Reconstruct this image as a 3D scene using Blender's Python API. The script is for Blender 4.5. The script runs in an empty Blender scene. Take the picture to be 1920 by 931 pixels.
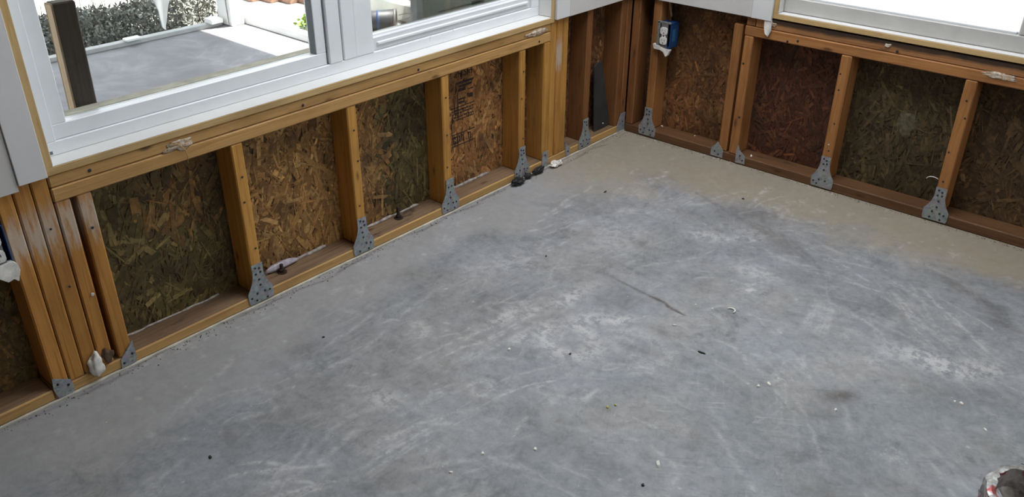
import bpy, bmesh, math, random
import numpy as np
from mathutils import Vector, Matrix, noise as mnoise
random.seed(7); rng = np.random.default_rng(7)
S = bpy.context.scene; COL = S.collection
PI = math.pi

# ------------------------------------------------------------------ camera
cam = bpy.data.objects.new('camera', bpy.data.cameras.new('camera')); COL.objects.link(cam)
_R = ((0.7537184, 0.6571769, 0.0052118), (0.3237044, -0.3643326, -0.8731994), (-0.5719477, 0.6598336, -0.4873351))
cam.matrix_world = Matrix(((_R[0][0], -_R[1][0], -_R[2][0], 2.01594),
                           (_R[0][1], -_R[1][1], -_R[2][1], -3.09496),
                           (_R[0][2], -_R[1][2], -_R[2][2], 1.42545), (0, 0, 0, 1)))
cam.data.sensor_width = 36; cam.data.sensor_fit = 'HORIZONTAL'
cam.data.lens = 36 * 1606.672 / 1920
cam.data.clip_start = 0.02; cam.data.clip_end = 300
S.camera = cam
# ------------------------------------------------------------------ sky, sun, portals, exposure
W = bpy.data.worlds.new('sky'); S.world = W; W.use_nodes = True
bg = W.node_tree.nodes['Background']; bg.inputs[0].default_value = (0.84, 0.92, 1.0, 1); bg.inputs[1].default_value = 1.0
sun = bpy.data.objects.new('sun', bpy.data.lights.new('sun', 'SUN')); COL.objects.link(sun)
sun.data.energy = 7.5; sun.data.angle = 0.0093; sun.data.color = (1.0, 0.95, 0.87)
SUN_TO = Vector((0.12, 0.285, 0.95)).normalized()
sun.rotation_euler = SUN_TO.to_track_quat('Z', 'Y').to_euler()
def portal(name, loc, rot, sx, sy):
    L = bpy.data.lights.new(name, 'AREA'); L.shape = 'RECTANGLE'; L.size = sx; L.size_y = sy
    L.cycles.is_portal = True
    o = bpy.data.objects.new(name, L); COL.objects.link(o); o.location = loc; o.rotation_euler = rot
portal('portal_window_left', (-0.13, -1.48, 1.3), (0, -PI/2, 0), 1.4, 1.85)
portal('portal_window_back', (1.56, 0.13, 1.3), (-PI/2, 0, 0), 1.85, 1.4)
fill_light = bpy.data.objects.new('ceiling_panel_light', bpy.data.lights.new('ceiling_panel_light', 'AREA')); COL.objects.link(fill_light)  # unseen fill lamp added to brighten the floor; not a fixture of the room
fill_light.data.shape = 'RECTANGLE'; fill_light.data.size = 1.2; fill_light.data.size_y = 1.2; fill_light.data.energy = 10.0; fill_light.data.color = (.90, .94, 1.0)
fill_light.location = (.72, -.85, 2.42)
portal('portal_added_opening', (4.12, -1.4, 1.75), (0, PI/2, 0), .8, 1.8)  # sky portal of the opening added to light the left wall
S.view_settings.view_transform = 'Standard'; S.view_settings.look = 'None'
S.view_settings.gamma = 1.0; S.view_settings.use_curve_mapping = False
S.view_settings.exposure = 2.2

# ------------------------------------------------------------------ node helpers and materials
class NT:
    def __init__(s, name):
        s.m = bpy.data.materials.new(name); s.m.use_nodes = True
        s.t = s.m.node_tree; s.b = s.t.nodes['Principled BSDF']
    def n(s, typ, **kw):
        d = s.t.nodes.new(typ)
        for k, v in kw.items():
            if k[0] == 'i' and k[1:].isdigit(): s.set(d.inputs[int(k[1:])], v)
            elif k in d.inputs.keys() if hasattr(d.inputs, 'keys') else False: s.set(d.inputs[k], v)
            else: setattr(d, k, v)
        return d
    def set(s, sock, v):
        if isinstance(v, bpy.types.NodeSocket): s.t.links.new(v, sock)
        else: sock.default_value = v
    def obj(s, rnd=True):
        c = s.n('ShaderNodeTexCoord').outputs['Object']
        if rnd:
            r = s.n('ShaderNodeObjectInfo').outputs['Random']
            k = s.n('ShaderNodeVectorMath', operation='SCALE', i0=(31.0, 17.0, 53.0)); s.set(k.inputs['Scale'], r)
            c = s.n('ShaderNodeVectorMath', operation='ADD', i0=c, i1=k.outputs[0]).outputs[0]
        return c
    def rnd(s): return s.n('ShaderNodeObjectInfo').outputs['Random']
    def map(s, v, sc, loc=(0, 0, 0), rot=(0, 0, 0)):
        d = s.n('ShaderNodeMapping'); s.set(d.inputs['Vector'], v); d.inputs['Scale'].default_value = sc
        d.inputs['Location'].default_value = loc; d.inputs['Rotation'].default_value = rot; return d.outputs[0]
    def noise(s, v, sc, det=4, rough=.55, dist=0):
        d = s.n('ShaderNodeTexNoise'); s.set(d.inputs['Vector'], v); d.inputs['Scale'].default_value = sc
        d.inputs['Detail'].default_value = det; d.inputs['Roughness'].default_value = rough; d.inputs['Distortion'].default_value = dist
        return d.outputs['Fac']
    def ramp(s, f, pts):
        d = s.n('ShaderNodeValToRGB'); s.set(d.inputs[0], f); e = d.color_ramp.elements
        while len(e) < len(pts): e.new(.5)
        for q, (p, c) in zip(e, pts):
            q.position = p; q.color = c if len(c) == 4 else (*c, 1)
        return d.outputs[0]
    def step(s, f, a, b, lo=0., hi=1.):
        d = s.n('ShaderNodeMapRange'); d.interpolation_type = 'SMOOTHSTEP'
        for i, v in enumerate((f, a, b, lo, hi)): s.set(d.inputs[i], v)
        return d.outputs[0]
    def math(s, op, a, b=0.0):
        return s.n('ShaderNodeMath', operation=op, i0=a, i1=b).outputs[0]
    def mix(s, f, a, b, bt='MIX'):
        d = s.n('ShaderNodeMix', data_type='RGBA', blend_type=bt); s.set(d.inputs[0], f)
        for i, v in ((6, a), (7, b)): s.set(d.inputs[i], v if not isinstance(v, tuple) or len(v) == 4 else (*v, 1))
        return d.outputs[2]
    def bump(s, h, st=.3, dist=.002):
        d = s.n('ShaderNodeBump'); d.inputs['Strength'].default_value = st; d.inputs['Distance'].default_value = dist
        s.set(d.inputs['Height'], h); s.t.links.new(d.outputs[0], s.b.inputs['Normal'])
    def out(s, color=None, rough=.6, metal=0., spec=.4):
        if color is not None: s.set(s.b.inputs['Base Color'], color if not isinstance(color, tuple) or len(color) == 4 else (*color, 1))
        s.set(s.b.inputs['Roughness'], rough); s.b.inputs['Metallic'].default_value = metal
        s.b.inputs['Specular IOR Level'].default_value = spec
        return s.m

def mat_plain(name, c, rough=.6, metal=0., var=.12, sc=14., spec=.4, bump=0.):
    t = NT(name); v = t.obj(); f = t.noise(v, sc)
    lo = tuple(x * (1 - var) for x in c); hi = tuple(min(1, x * (1 + var)) for x in c)
    if bump: t.bump(f, bump)
    return t.out(t.ramp(f, [(.3, lo), (.7, hi)]), rough, metal, spec)

def mat_wood(name, light, dark, knots=.85, knot=(.07, .03, .012), dirt=0., smear=None, dirtcol=(.02, .017, .015), band=None, bright=.25):
    """lumber whose long axis is the object's local z"""
    t = NT(name); v = t.obj()
    fib = t.noise(t.map(v, (150, 150, 4)), 1, 3, .6)
    ring = t.noise(t.map(v, (38, 38, .9)), 1, 2, .5, .6)
    ringl = t.math('FRACT', t.math('MULTIPLY', ring, 7.0))
    ringl = t.math('POWER', ringl, 2.0)
    f = t.math('ADD', t.math('MULTIPLY', ringl, .55), t.math('MULTIPLY', fib, .5))
    c = t.mix(t.step(f, .15, .95), light, dark)
    vo = t.n('ShaderNodeTexVoronoi'); t.set(vo.inputs['Vector'], t.map(v, (15, 15, 5.2))); vo.inputs['Scale'].default_value = 1
    k = t.step(vo.outputs['Distance'], .03, .15, 1, 0)
    c = t.mix(t.math('MULTIPLY', k, knots), c, knot)
    lo = t.noise(t.map(v, (9, 9, 3)), 1, 4, .6)
    c = t.mix(t.step(lo, .42, .72, 0, .55), c, tuple(x * .6 for x in dark))
    if dirt > 0:
        d = t.noise(t.map(v, (14, 14, 5), (3, 1, 8)), 1, 6, .7)
        c = t.mix(t.step(d, .70 - .4 * dirt, .80 - .4 * dirt, 0, .8), c, dirtcol)
    if smear:
        z0, z1, amt = smear
        z = t.n('ShaderNodeSeparateXYZ', i0=t.obj(False)).outputs[2]
        n1 = t.noise(t.map(v, (60, 60, 9), (5, 2, 1)), 1, 5, .7)
        zz = t.math('ADD', z, t.math('MULTIPLY', t.math('SUBTRACT', n1, .5), .22))
        m = t.math('MULTIPLY', t.step(zz, z0 - .03, z0 + .05), t.step(zz, z1 - .03, z1 + .03, 1, 0))
        m = t.math('MULTIPLY', m, t.step(n1, .30, .52, .1, 1))
        c = t.mix(t.math('MULTIPLY', m, amt), c, (.52, .44, .36))
    if band:
        x0, x1, bc = band   # a soiled strip along one long edge, across local x
        x = t.math('MULTIPLY', t.n('ShaderNodeSeparateXYZ', i0=t.obj(False)).outputs[0], -1.0)   # local -x is up on boards along x
        n2 = t.noise(t.map(v, (25, 25, 7)), 1, 5, .7)
        xx = t.math('ADD', x, t.math('MULTIPLY', t.math('SUBTRACT', n2, .5), .02))
        c = t.mix(t.step(xx, x0, x1, 0, .9), c, bc)
    br = t.math('ADD', 1 - bright / 2, t.math('MULTIPLY', t.rnd(), bright))
    hs = t.n('ShaderNodeHueSaturation'); t.set(hs.inputs['Color'], c); t.set(hs.inputs['Value'], br)
    t.bump(f, .25, .0012)
    return t.out(hs.outputs[0], .62, 0, .3)

M = {}
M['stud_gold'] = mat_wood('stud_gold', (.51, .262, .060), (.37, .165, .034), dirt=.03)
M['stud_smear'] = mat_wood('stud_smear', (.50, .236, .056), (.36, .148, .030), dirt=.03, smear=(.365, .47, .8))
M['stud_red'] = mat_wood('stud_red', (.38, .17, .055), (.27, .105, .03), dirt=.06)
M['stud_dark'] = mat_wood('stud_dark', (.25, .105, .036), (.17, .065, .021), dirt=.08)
M['sill'] = mat_wood('sill', (.52, .30, .11), (.40, .21, .065), dirt=.02, bright=.12)
M['sill_back'] = mat_wood('sill_back', (.40, .18, .06), (.29, .115, .036), dirt=.06, bright=.1)
M['sill_sooty'] = mat_wood('sill_sooty', (.37, .17, .065), (.26, .11, .04), dirt=.22, band=(-.006, .008, (.022, .017, .014)), bright=.05)
M['plate'] = mat_wood('plate', (.50, .30, .11), (.38, .21, .07), dirt=.12, bright=.12)
M['plate_top'] = mat_wood('plate_top', (.24, .15, .085), (.15, .09, .05), dirt=.3, bright=.1)
M['plate_back'] = mat_wood('plate_back', (.15, .072, .03), (.10, .043, .018), dirt=.2, bright=.1)
M['jamb'] = mat_wood('jamb', (.54, .37, .17), (.46, .295, .12), knots=.15, dirt=0, bright=.08)
M['post'] = mat_wood('post', (.085, .06, .045), (.05, .036, .028), dirt=.2)
M['post_edge'] = mat_wood('post_edge', (.40, .29, .18), (.3, .2, .12), dirt=.1)
M['white_paint'] = mat_plain('white_paint', (.70, .69, .67), .45, var=.04, sc=6)
M['vinyl'] = mat_plain('vinyl', (.76, .775, .79), .32, var=.03, sc=9)
M['vinyl_grey'] = mat_plain('vinyl_grey', (.68, .69, .70), .4, var=.05, sc=9)
M['gasket'] = mat_plain('gasket', (.16, .17, .19), .5)
M['dark_gap'] = mat_plain('dark_gap', (.05, .05, .055), .7)
def mat_drywall(name, c):
    t = NT(name); v = t.obj()
    f = t.noise(v, 5, 6, .65); g = t.noise(v, 70, 4, .6)
    col = t.ramp(f, [(.3, tuple(x * .9 for x in c)), (.7, c)])
    s = t.noise(v, 22, 5, .75); col = t.mix(t.step(s, .69, .74, 0, .6), col, (.25, .23, .22))
    t.bump(g, .12, .001); return t.out(col, .8)
M['drywall'] = mat_drywall('drywall', (.60, .575, .55))
M['drywall_bare'] = mat_drywall('drywall_bare', (.70, .69, .68))
M['gypsum'] = mat_plain('gypsum', (.70, .67, .62), .9, var=.25, sc=40, bump=.6)
def mat_smear():
    t = NT('thin_compound'); v = t.obj(); f = t.noise(v, 70, 6, .75)
    return t.out(t.ramp(f, [(.38, (.36, .20, .08)), (.50, (.46, .36, .26)), (.62, (.60, .56, .51))]), .85)
M['smear'] = mat_smear()
M['sealant'] = mat_plain('sealant', (.36, .32, .29), .7, var=.5, sc=60, bump=.5)
M['foam_strip'] = mat_plain('foam_strip', (.55, .51, .43), .8, var=.25, sc=20)
M['backing'] = mat_plain('backing', (.09, .055, .03), .9, var=.3)
M['old_sheathing'] = mat_plain('old_sheathing', (.17, .11, .06), .8, var=.3, sc=8)
M['black_crumple'] = mat_plain('black_crumple', (.018, .017, .018), .55, var=.4)
M['rubber'] = mat_plain('rubber', (.035, .035, .034), .6, var=.25)
M['rust'] = mat_plain('rust', (.045, .028, .022), .6, .3, var=.5, sc=90)
M['nail'] = mat_plain('nail', (.03, .032, .036), .5, .3, var=.4, sc=60)
M['nail_pale'] = mat_plain('nail_pale', (.55, .53, .5), .5, .2, var=.3)
M['blue_box'] = mat_plain('blue_box', (.010, .05, .15), .45, var=.2)
M['device_white'] = mat_plain('device_white', (.72, .70, .66), .4, var=.1, sc=60)
M['slot'] = mat_plain('slot', (.02, .02, .02), .6)
M['cable'] = mat_plain('cable', (.30, .20, .09), .5)
M['ink'] = mat_plain('ink', (.035, .022, .018), .8, var=.5, sc=120)
def mat_galv():
    t = NT('galvanized'); v = t.obj()
    vo = t.n('ShaderNodeTexVoronoi'); t.set(vo.inputs['Vector'], v); vo.inputs['Scale'].default_value = 130
    c = t.mix(t.noise(v, 30, 4, .6), (.14, .185, .205), (.27, .325, .345))
    c = t.mix(.2, c, vo.outputs['Color']); hs = t.n('ShaderNodeHueSaturation'); t.set(hs.inputs['Color'], c); hs.inputs['Saturation'].default_value = .45
    s = t.noise(v, 45, 5, .7); c = t.mix(t.step(s, .62, .72, 0, .6), hs.outputs[0], (.10, .09, .08))
    return t.out(c, .5, .35, .5)
M['galvanized'] = mat_galv()
def mat_strand():
    t = NT('strand'); a = t.n('ShaderNodeAttribute', attribute_name='col').outputs['Color']
    v = t.obj(); g = t.noise(v, 85, 5, .7); d = t.noise(v, 7, 5, .65)
    c = t.mix(1.0, a, t.ramp(g, [(.28, (.5, .47, .43)), (.72, (1.35, 1.3, 1.25))]), 'MULTIPLY')
    c = t.mix(t.step(d, .48, .68, 0, .6), c, (.035, .023, .013)); e = t.noise(v, 3.1, 3, .5); c = t.mix(t.step(e, .45, .7, 0, .45), c, (.03, .02, .012))
    w = t.noise(v, 30, 5, .75); c = t.mix(t.step(w, .70, .78, 0, .5), c, (.38, .33, .27))
    t.bump(g, .3, .001); return t.out(c, .72, 0, .3)
M['strand'] = mat_strand()
def mat_glass():
    t = NT('window_glass'); tr = t.n('ShaderNodeBsdfTransparent'); tr.inputs[0].default_value = (.80, .82, .82, 1)
    gl = t.n('ShaderNodeBsdfGlossy'); gl.inputs['Roughness'].default_value = .02
    fr = t.n('ShaderNodeFresnel'); fr.inputs[0].default_value = 1.45
    mx = t.n('ShaderNodeMixShader'); t.set(mx.inputs[0], t.math('MULTIPLY', fr.outputs[0], .8))
    t.t.links.new(tr.outputs[0], mx.inputs[1]); t.t.links.new(gl.outputs[0], mx.inputs[2])
    t.t.links.new(mx.outputs[0], t.t.nodes['Material Output'].inputs[0]); return t.m
M['glass'] = mat_glass()
def mat_floor():
    t = NT('concrete_floor'); v = t.obj(False)
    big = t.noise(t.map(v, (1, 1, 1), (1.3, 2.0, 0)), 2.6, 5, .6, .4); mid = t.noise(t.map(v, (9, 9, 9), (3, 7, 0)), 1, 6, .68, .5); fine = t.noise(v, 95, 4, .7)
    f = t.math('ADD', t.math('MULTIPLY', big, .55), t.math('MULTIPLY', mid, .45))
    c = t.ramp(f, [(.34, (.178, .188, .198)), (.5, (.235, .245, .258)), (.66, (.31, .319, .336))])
    hue = t.noise(t.map(v, (1, 1, 1), (9, 4, 2)), 3.4, 4, .6)
    c = t.mix(t.step(hue, .42, .66, 0, .55), c, t.mix(1.0, c, (1.08, .99, .88), 'MULTIPLY'))
    dk = t.noise(t.map(v, (6, 5, 5), (1, 2, 3)), 1, 7, .76, .4); c = t.mix(t.step(dk, .55, .68, 0, .6), c, (.12, .124, .127))
    gr = t.noise(t.map(v, (30, 30, 30), (2, 9, 4)), 1, 9, .8, .3); c = t.mix(1.0, c, t.ramp(gr, [(.36, (.80, .80, .80)), (.5, (1, 1, 1)), (.64, (1.17, 1.16, 1.15))]), 'MULTIPLY')
    sx = t.n('ShaderNodeSeparateXYZ', i0=v).outputs[0]; side = t.step(sx, .75, 1.25)
    for ang, wgt in ((-.12, t.math('SUBTRACT', 1.0, side)), (-.95, side), (.5, .55)):
        q = t.map(t.map(v, (1, 1, 1), rot=(0, 0, -ang)), (95, 7, 1), (ang*5, 3, 0))
        sc = t.noise(q, 1, 4, .62, .15); mk = t.step(t.noise(t.map(v, (4, 4, 4), (ang*9, 1, 6)), 1, 4, .7), .48, .64)
        c = t.mix(t.math('MULTIPLY', t.math('MULTIPLY', t.step(sc, .56, .70, 0, .42), mk), wgt), c, (.50, .49, .485))
        c = t.mix(t.math('MULTIPLY', t.step(sc, .30, .42, .3, 0), wgt), c, (.12, .122, .124))
    at = t.n('ShaderNodeAttribute', attribute_name='wear'); sp = t.n('ShaderNodeSeparateColor'); t.set(sp.inputs[0], at.outputs['Color'])
    br = t.noise(t.map(v, (34, 34, 34)), 1, 6, .75)
    edge = t.math('ADD', sp.outputs[1], t.math('MULTIPLY', t.math('SUBTRACT', mid, .5), .9))
    tanm = t.step(edge, .2, .95)
    edgeA = t.math('ADD', at.outputs['Alpha'], t.math('MULTIPLY', t.math('SUBTRACT', mid, .5), .8))
    c = t.mix(t.math('MULTIPLY', t.step(edgeA, .15, .95), .72), c, t.ramp(br, [(.3, (.275, .27, .265)), (.7, (.36, .355, .35))]))
    c = t.mix(t.math('MULTIPLY', tanm, .85), c, t.ramp(br, [(.3, (.26, .218, .155)), (.7, (.34, .29, .215))]))
    wm = t.math('MULTIPLY', sp.outputs[0], t.step(br, .41, .57, .12, 1.25))
    wn = t.noise(t.map(v, (7, 4, 7), (8, 3, 1), (0, 0, .25)), 1, 7, .74, .6); wm = t.math('ADD', wm, t.math('MULTIPLY', t.step(wn, .56, .72, 0, .55), t.step(br, .40, .6)))
    c = t.mix(t.math('MINIMUM', wm, .85), c, (.52, .505, .50))
    st = t.math('MULTIPLY', sp.outputs[2], t.step(br, .3, .6, .45, 1.0)); c = t.mix(t.math('MINIMUM', st, .85), c, (.085, .066, .056))
    c = t.mix(t.step(fine, .68, .78, 0, .4), c, (.5, .49, .48)); c = t.mix(t.step(fine, .22, .33, .35, 0), c, (.09, .09, .09))
    t.bump(t.math('ADD', t.math('MULTIPLY', fine, .3), mid), .12, .003)
    return t.out(c, t.step(br, .3, .7, .5, .68), 0, .35)
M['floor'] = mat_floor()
def mat_patio():
    t = NT('patio_concrete'); v = t.obj(False); f = t.noise(v, 3.2, 6, .65, .4); g = t.noise(v, 60, 4, .6)
    c = t.ramp(f, [(.33, (.145, .135, .142)), (.5, (.185, .175, .188)), (.68, (.25, .24, .26))])
    c = t.mix(t.step(g, .64, .76, 0, .4), c, (.12, .11, .105)); w = t.noise(v, 1.3, 6, .75, .8); c = t.mix(t.step(w, .52, .66, 0, .55), c, (.36, .35, .375)); return t.out(c, .7)
M['patio'] = mat_patio()
M['ground'] = mat_plain('ground', (.30, .285, .25), .9, var=.25, sc=3)
M['rail_paint'] = mat_plain('rail_paint', (.36, .36, .355), .5, var=.08)
M['eave'] = mat_plain('eave', (.62, .61, .58), .8, var=.05)
M['leaf_dark'] = mat_plain('leaf_dark', (.17, .17, .15), .6, var=.4, sc=9)
M['leaf_green'] = mat_plain('leaf_green', (.20, .30, .06), .6, var=.4, sc=9)
M['twig'] = mat_plain('twig', (.10, .08, .065), .8)
M['brick_edge'] = mat_plain('brick_edge', (.34, .20, .15), .85, var=.25, sc=40)
M['tub'] = mat_plain('tub', (.020, .020, .023), .5, var=.15)
M['tub_rim'] = mat_plain('tub_rim', (.09, .09, .09), .5)
M['tub_blue'] = mat_plain('tub_blue', (.02, .035, .09), .5)
M['board_green'] = mat_plain('board_green', (.43, .48, .43), .6, var=.12, sc=4)
M['board_edge'] = mat_plain('board_edge', (.62, .64, .64), .6)
M['board_ink'] = mat_plain('board_ink', (.14, .16, .14), .6)
M['torn_plastic'] = mat_plain('torn_plastic', (.78, .77, .75), .4, var=.08)
def mat_foil():
    t = NT('foil'); v = t.obj(); vo = t.n('ShaderNodeTexVoronoi'); t.set(vo.inputs['Vector'], t.map(v, (38, 38, 30))); vo.inputs['Scale'].default_value = 1
    t.bump(vo.outputs['Distance'], .5, .006); f = t.noise(v, 30, 4, .6)
    c = t.ramp(f, [(.35, (.20, .19, .18)), (.62, (.50, .48, .46))])
    r = t.noise(t.map(v, (26, 26, 44), (4, 4, 4)), 1, 2, .5); c = t.mix(t.step(r, .60, .64, 0, .85), c, (.38, .035, .03))
    return t.out(c, .38, .55, .5)
M['foil'] = mat_foil()
M['wrap'] = mat_plain('wrap', (.55, .56, .58), .22, var=.25, sc=30, spec=.8)
M['wire'] = mat_plain('wire', (.03, .028, .026), .45, .4)
M['fuzz'] = mat_plain('fuzz', (.24, .20, .11), .95, var=.4, sc=90)
M['chip_white'] = mat_plain('chip_white', (.70, .68, .62), .8, var=.15, sc=200)
M['chip_yellow'] = mat_plain('chip_yellow', (.45, .42, .12), .8, var=.4, sc=200)
M['chip_black'] = mat_plain('chip_black', (.02, .018, .016), .7, var=.4, sc=200)

# ------------------------------------------------------------------ object helpers
def link(name, me, mat=None, parent=None, label=None, cat=None, group=None, kind=None):
    o = bpy.data.objects.new(name, me); COL.objects.link(o)
    if mat is not None and me is not None: me.materials.append(M[mat] if isinstance(mat, str) else mat)
    if parent is not None: o.parent = parent
    for k, v in (('label', label), ('category', cat), ('group', group), ('kind', kind)):
        if v: o[k] = v
    return o
def empty(name, loc=(0, 0, 0), **kw):
    o = link(name, None, None, **kw); o.location = loc; o.empty_display_size = .05; return o
def bm2me(bm, name='mesh', smooth=False):
    me = bpy.data.meshes.new(name)
    bmesh.ops.recalc_face_normals(bm, faces=bm.faces); bm.to_mesh(me); bm.free()
    if smooth: me.polygons.foreach_set('use_smooth', [True] * len(me.polygons))
    return me
def add_box(bm, x0, x1, y0, y1, z0, z1, bev=0., seg=1):
    r = bmesh.ops.create_cube(bm, size=1)['verts']
    bmesh.ops.transform(bm, verts=r, matrix=Matrix.Translation(((x0+x1)/2, (y0+y1)/2, (z0+z1)/2)) @ Matrix.Diagonal((x1-x0, y1-y0, z1-z0, 1)))
    if bev > 0:
        es = list({e for q in r for e in q.link_edges})
        bmesh.ops.bevel(bm, geom=es, offset=bev, segments=seg, affect='EDGES', profile=.5)
def box(name, x0, x1, y0, y1, z0, z1, mat, parent=None, bev=.0015, **kw):
    """box mesh with its origin at its own centre"""
    bm = bmesh.new(); hx, hy, hz = (x1-x0)/2, (y1-y0)/2, (z1-z0)/2
    add_box(bm, -hx, hx, -hy, hy, -hz, hz, bev)
    o = link(name, bm2me(bm, name), mat, parent, **kw); o.location = ((x0+x1)/2, (y0+y1)/2, (z0+z1)/2)
    return o
AX = {'z': Matrix.Identity(3), 'y': Matrix(((1, 0, 0), (0, 0, 1), (0, -1, 0))), 'x': Matrix(((0, 0, 1), (0, 1, 0), (-1, 0, 0)))}
def board(name, x0, x1, y0, y1, z0, z1, axis, mat, parent=None, bev=.0035, warp=0.0, **kw):
    """a piece of lumber: local z runs along its length; origin at the low end (z boards) or centre"""
    A = AX[axis]; d = Vector((x1-x0, y1-y0, z1-z0)); l = A.transposed() @ d
    l = Vector((abs(l.x), abs(l.y), abs(l.z)))
    bm = bmesh.new(); z0l = 0 if axis == 'z' else -l.z/2
    add_box(bm, -l.x/2, l.x/2, -l.y/2, l.y/2, z0l, z0l + l.z, bev)
    o = link(name, bm2me(bm, name), mat, parent, **kw)
    o.location = ((x0+x1)/2, (y0+y1)/2, z0 if axis == 'z' else (z0+z1)/2)
    o.rotation_euler = A.to_euler()
    return o
def prism(bm, pts, t0, t1, plane='x', bev=0.):
    """polygon in (y,z) extruded along x, or (x,z) along y, or (x,y) along z"""
    def P(a, b, t): return {'x': (t, a, b), 'y': (a, t, b), 'z': (a, b, t)}[plane]
    lo = [bm.verts.new(P(a, b, t0)) for a, b in pts]; hi = [bm.verts.new(P(a, b, t1)) for a, b in pts]
    f = [bm.faces.new(lo), bm.faces.new(hi[::-1])]
    n = len(pts)
    for i in range(n): f.append(bm.faces.new((lo[i], hi[i], hi[(i+1) % n], lo[(i+1) % n])))
    return f
def tube(bm, pts, r, seg=8, closed=False):
    pts = [Vector(p) for p in pts]; n = len(pts); rings = []
    up = Vector((0, 0, 1))
    for i, p in enumerate(pts):
        a = pts[i-1] if (i or closed) else p; b = pts[(i+1) % n] if (i < n-1 or closed) else p
        d = (b-a).normalized(); u = d.cross(up)
        if u.length < 1e-3: u = d.cross(Vector((1, 0, 0)))
        u.normalize(); w = d.cross(u); rr = r[i] if isinstance(r, (list, tuple)) else r
        rings.append([bm.verts.new(p + (u*math.cos(2*PI*k/seg) + w*math.sin(2*PI*k/seg))*rr) for k in range(seg)])
    for i in range(n if closed else n-1):
        A_, B_ = rings[i], rings[(i+1) % n]
        for k in range(seg): bm.faces.new((A_[k], A_[(k+1) % seg], B_[(k+1) % seg], B_[k]))
    if not closed: bm.faces.new(rings[0][::-1]); bm.faces.new(rings[-1])
def lathe(bm, prof, seg=24, M4=Matrix.Identity(4)):
    rings = [[bm.verts.new(M4 @ Vector((r*math.cos(2*PI*k/seg), r*math.sin(2*PI*k/seg), z))) for k in range(seg)] for r, z in prof]
    for a, b in zip(rings, rings[1:]):
        for k in range(seg): bm.faces.new((a[k], a[(k+1) % seg], b[(k+1) % seg], b[k]))
    return rings
def lump(name, loc, size, mat, seed=0, rough=.35, sub=2, parent=None, **kw):
    bm = bmesh.new(); bmesh.ops.create_icosphere(bm, subdivisions=sub, radius=1)
    o = Vector((seed*3.7, seed*1.3, seed*7.1))
    for v in bm.verts:
        k = 1 + rough*(mnoise.noise(v.co*1.3 + o) + .6*mnoise.noise(v.co*3.1 + o))
        v.co = Vector((v.co.x*size[0]*k, v.co.y*size[1]*k, v.co.z*size[2]*k))
    zmin = min(v.co.z for v in bm.verts)
    ob = link(name, bm2me(bm, name, True), mat, parent, **kw); ob.location = loc
    return ob, zmin
def nails_on(parent, pts, face, r=.0032, mat='nail', name='nail'):
    """nail heads at world points on a +x or -y facing face"""
    for p in pts:
        bm = bmesh.new()
        prof = [(0.0001, .0016), (r*.7, .0014), (r, .0006), (r, 0)]
        Q = Matrix.Rotation(PI/2, 4, 'Y') if face == 'x' else Matrix.Rotation(PI/2, 4, 'X')
        lathe(bm, prof, 8, Q)
        o = link(name, bm2me(bm, name), mat); o.parent = parent
        o.matrix_parent_inverse = parent.matrix_basis.inverted(); o.location = p

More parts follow.
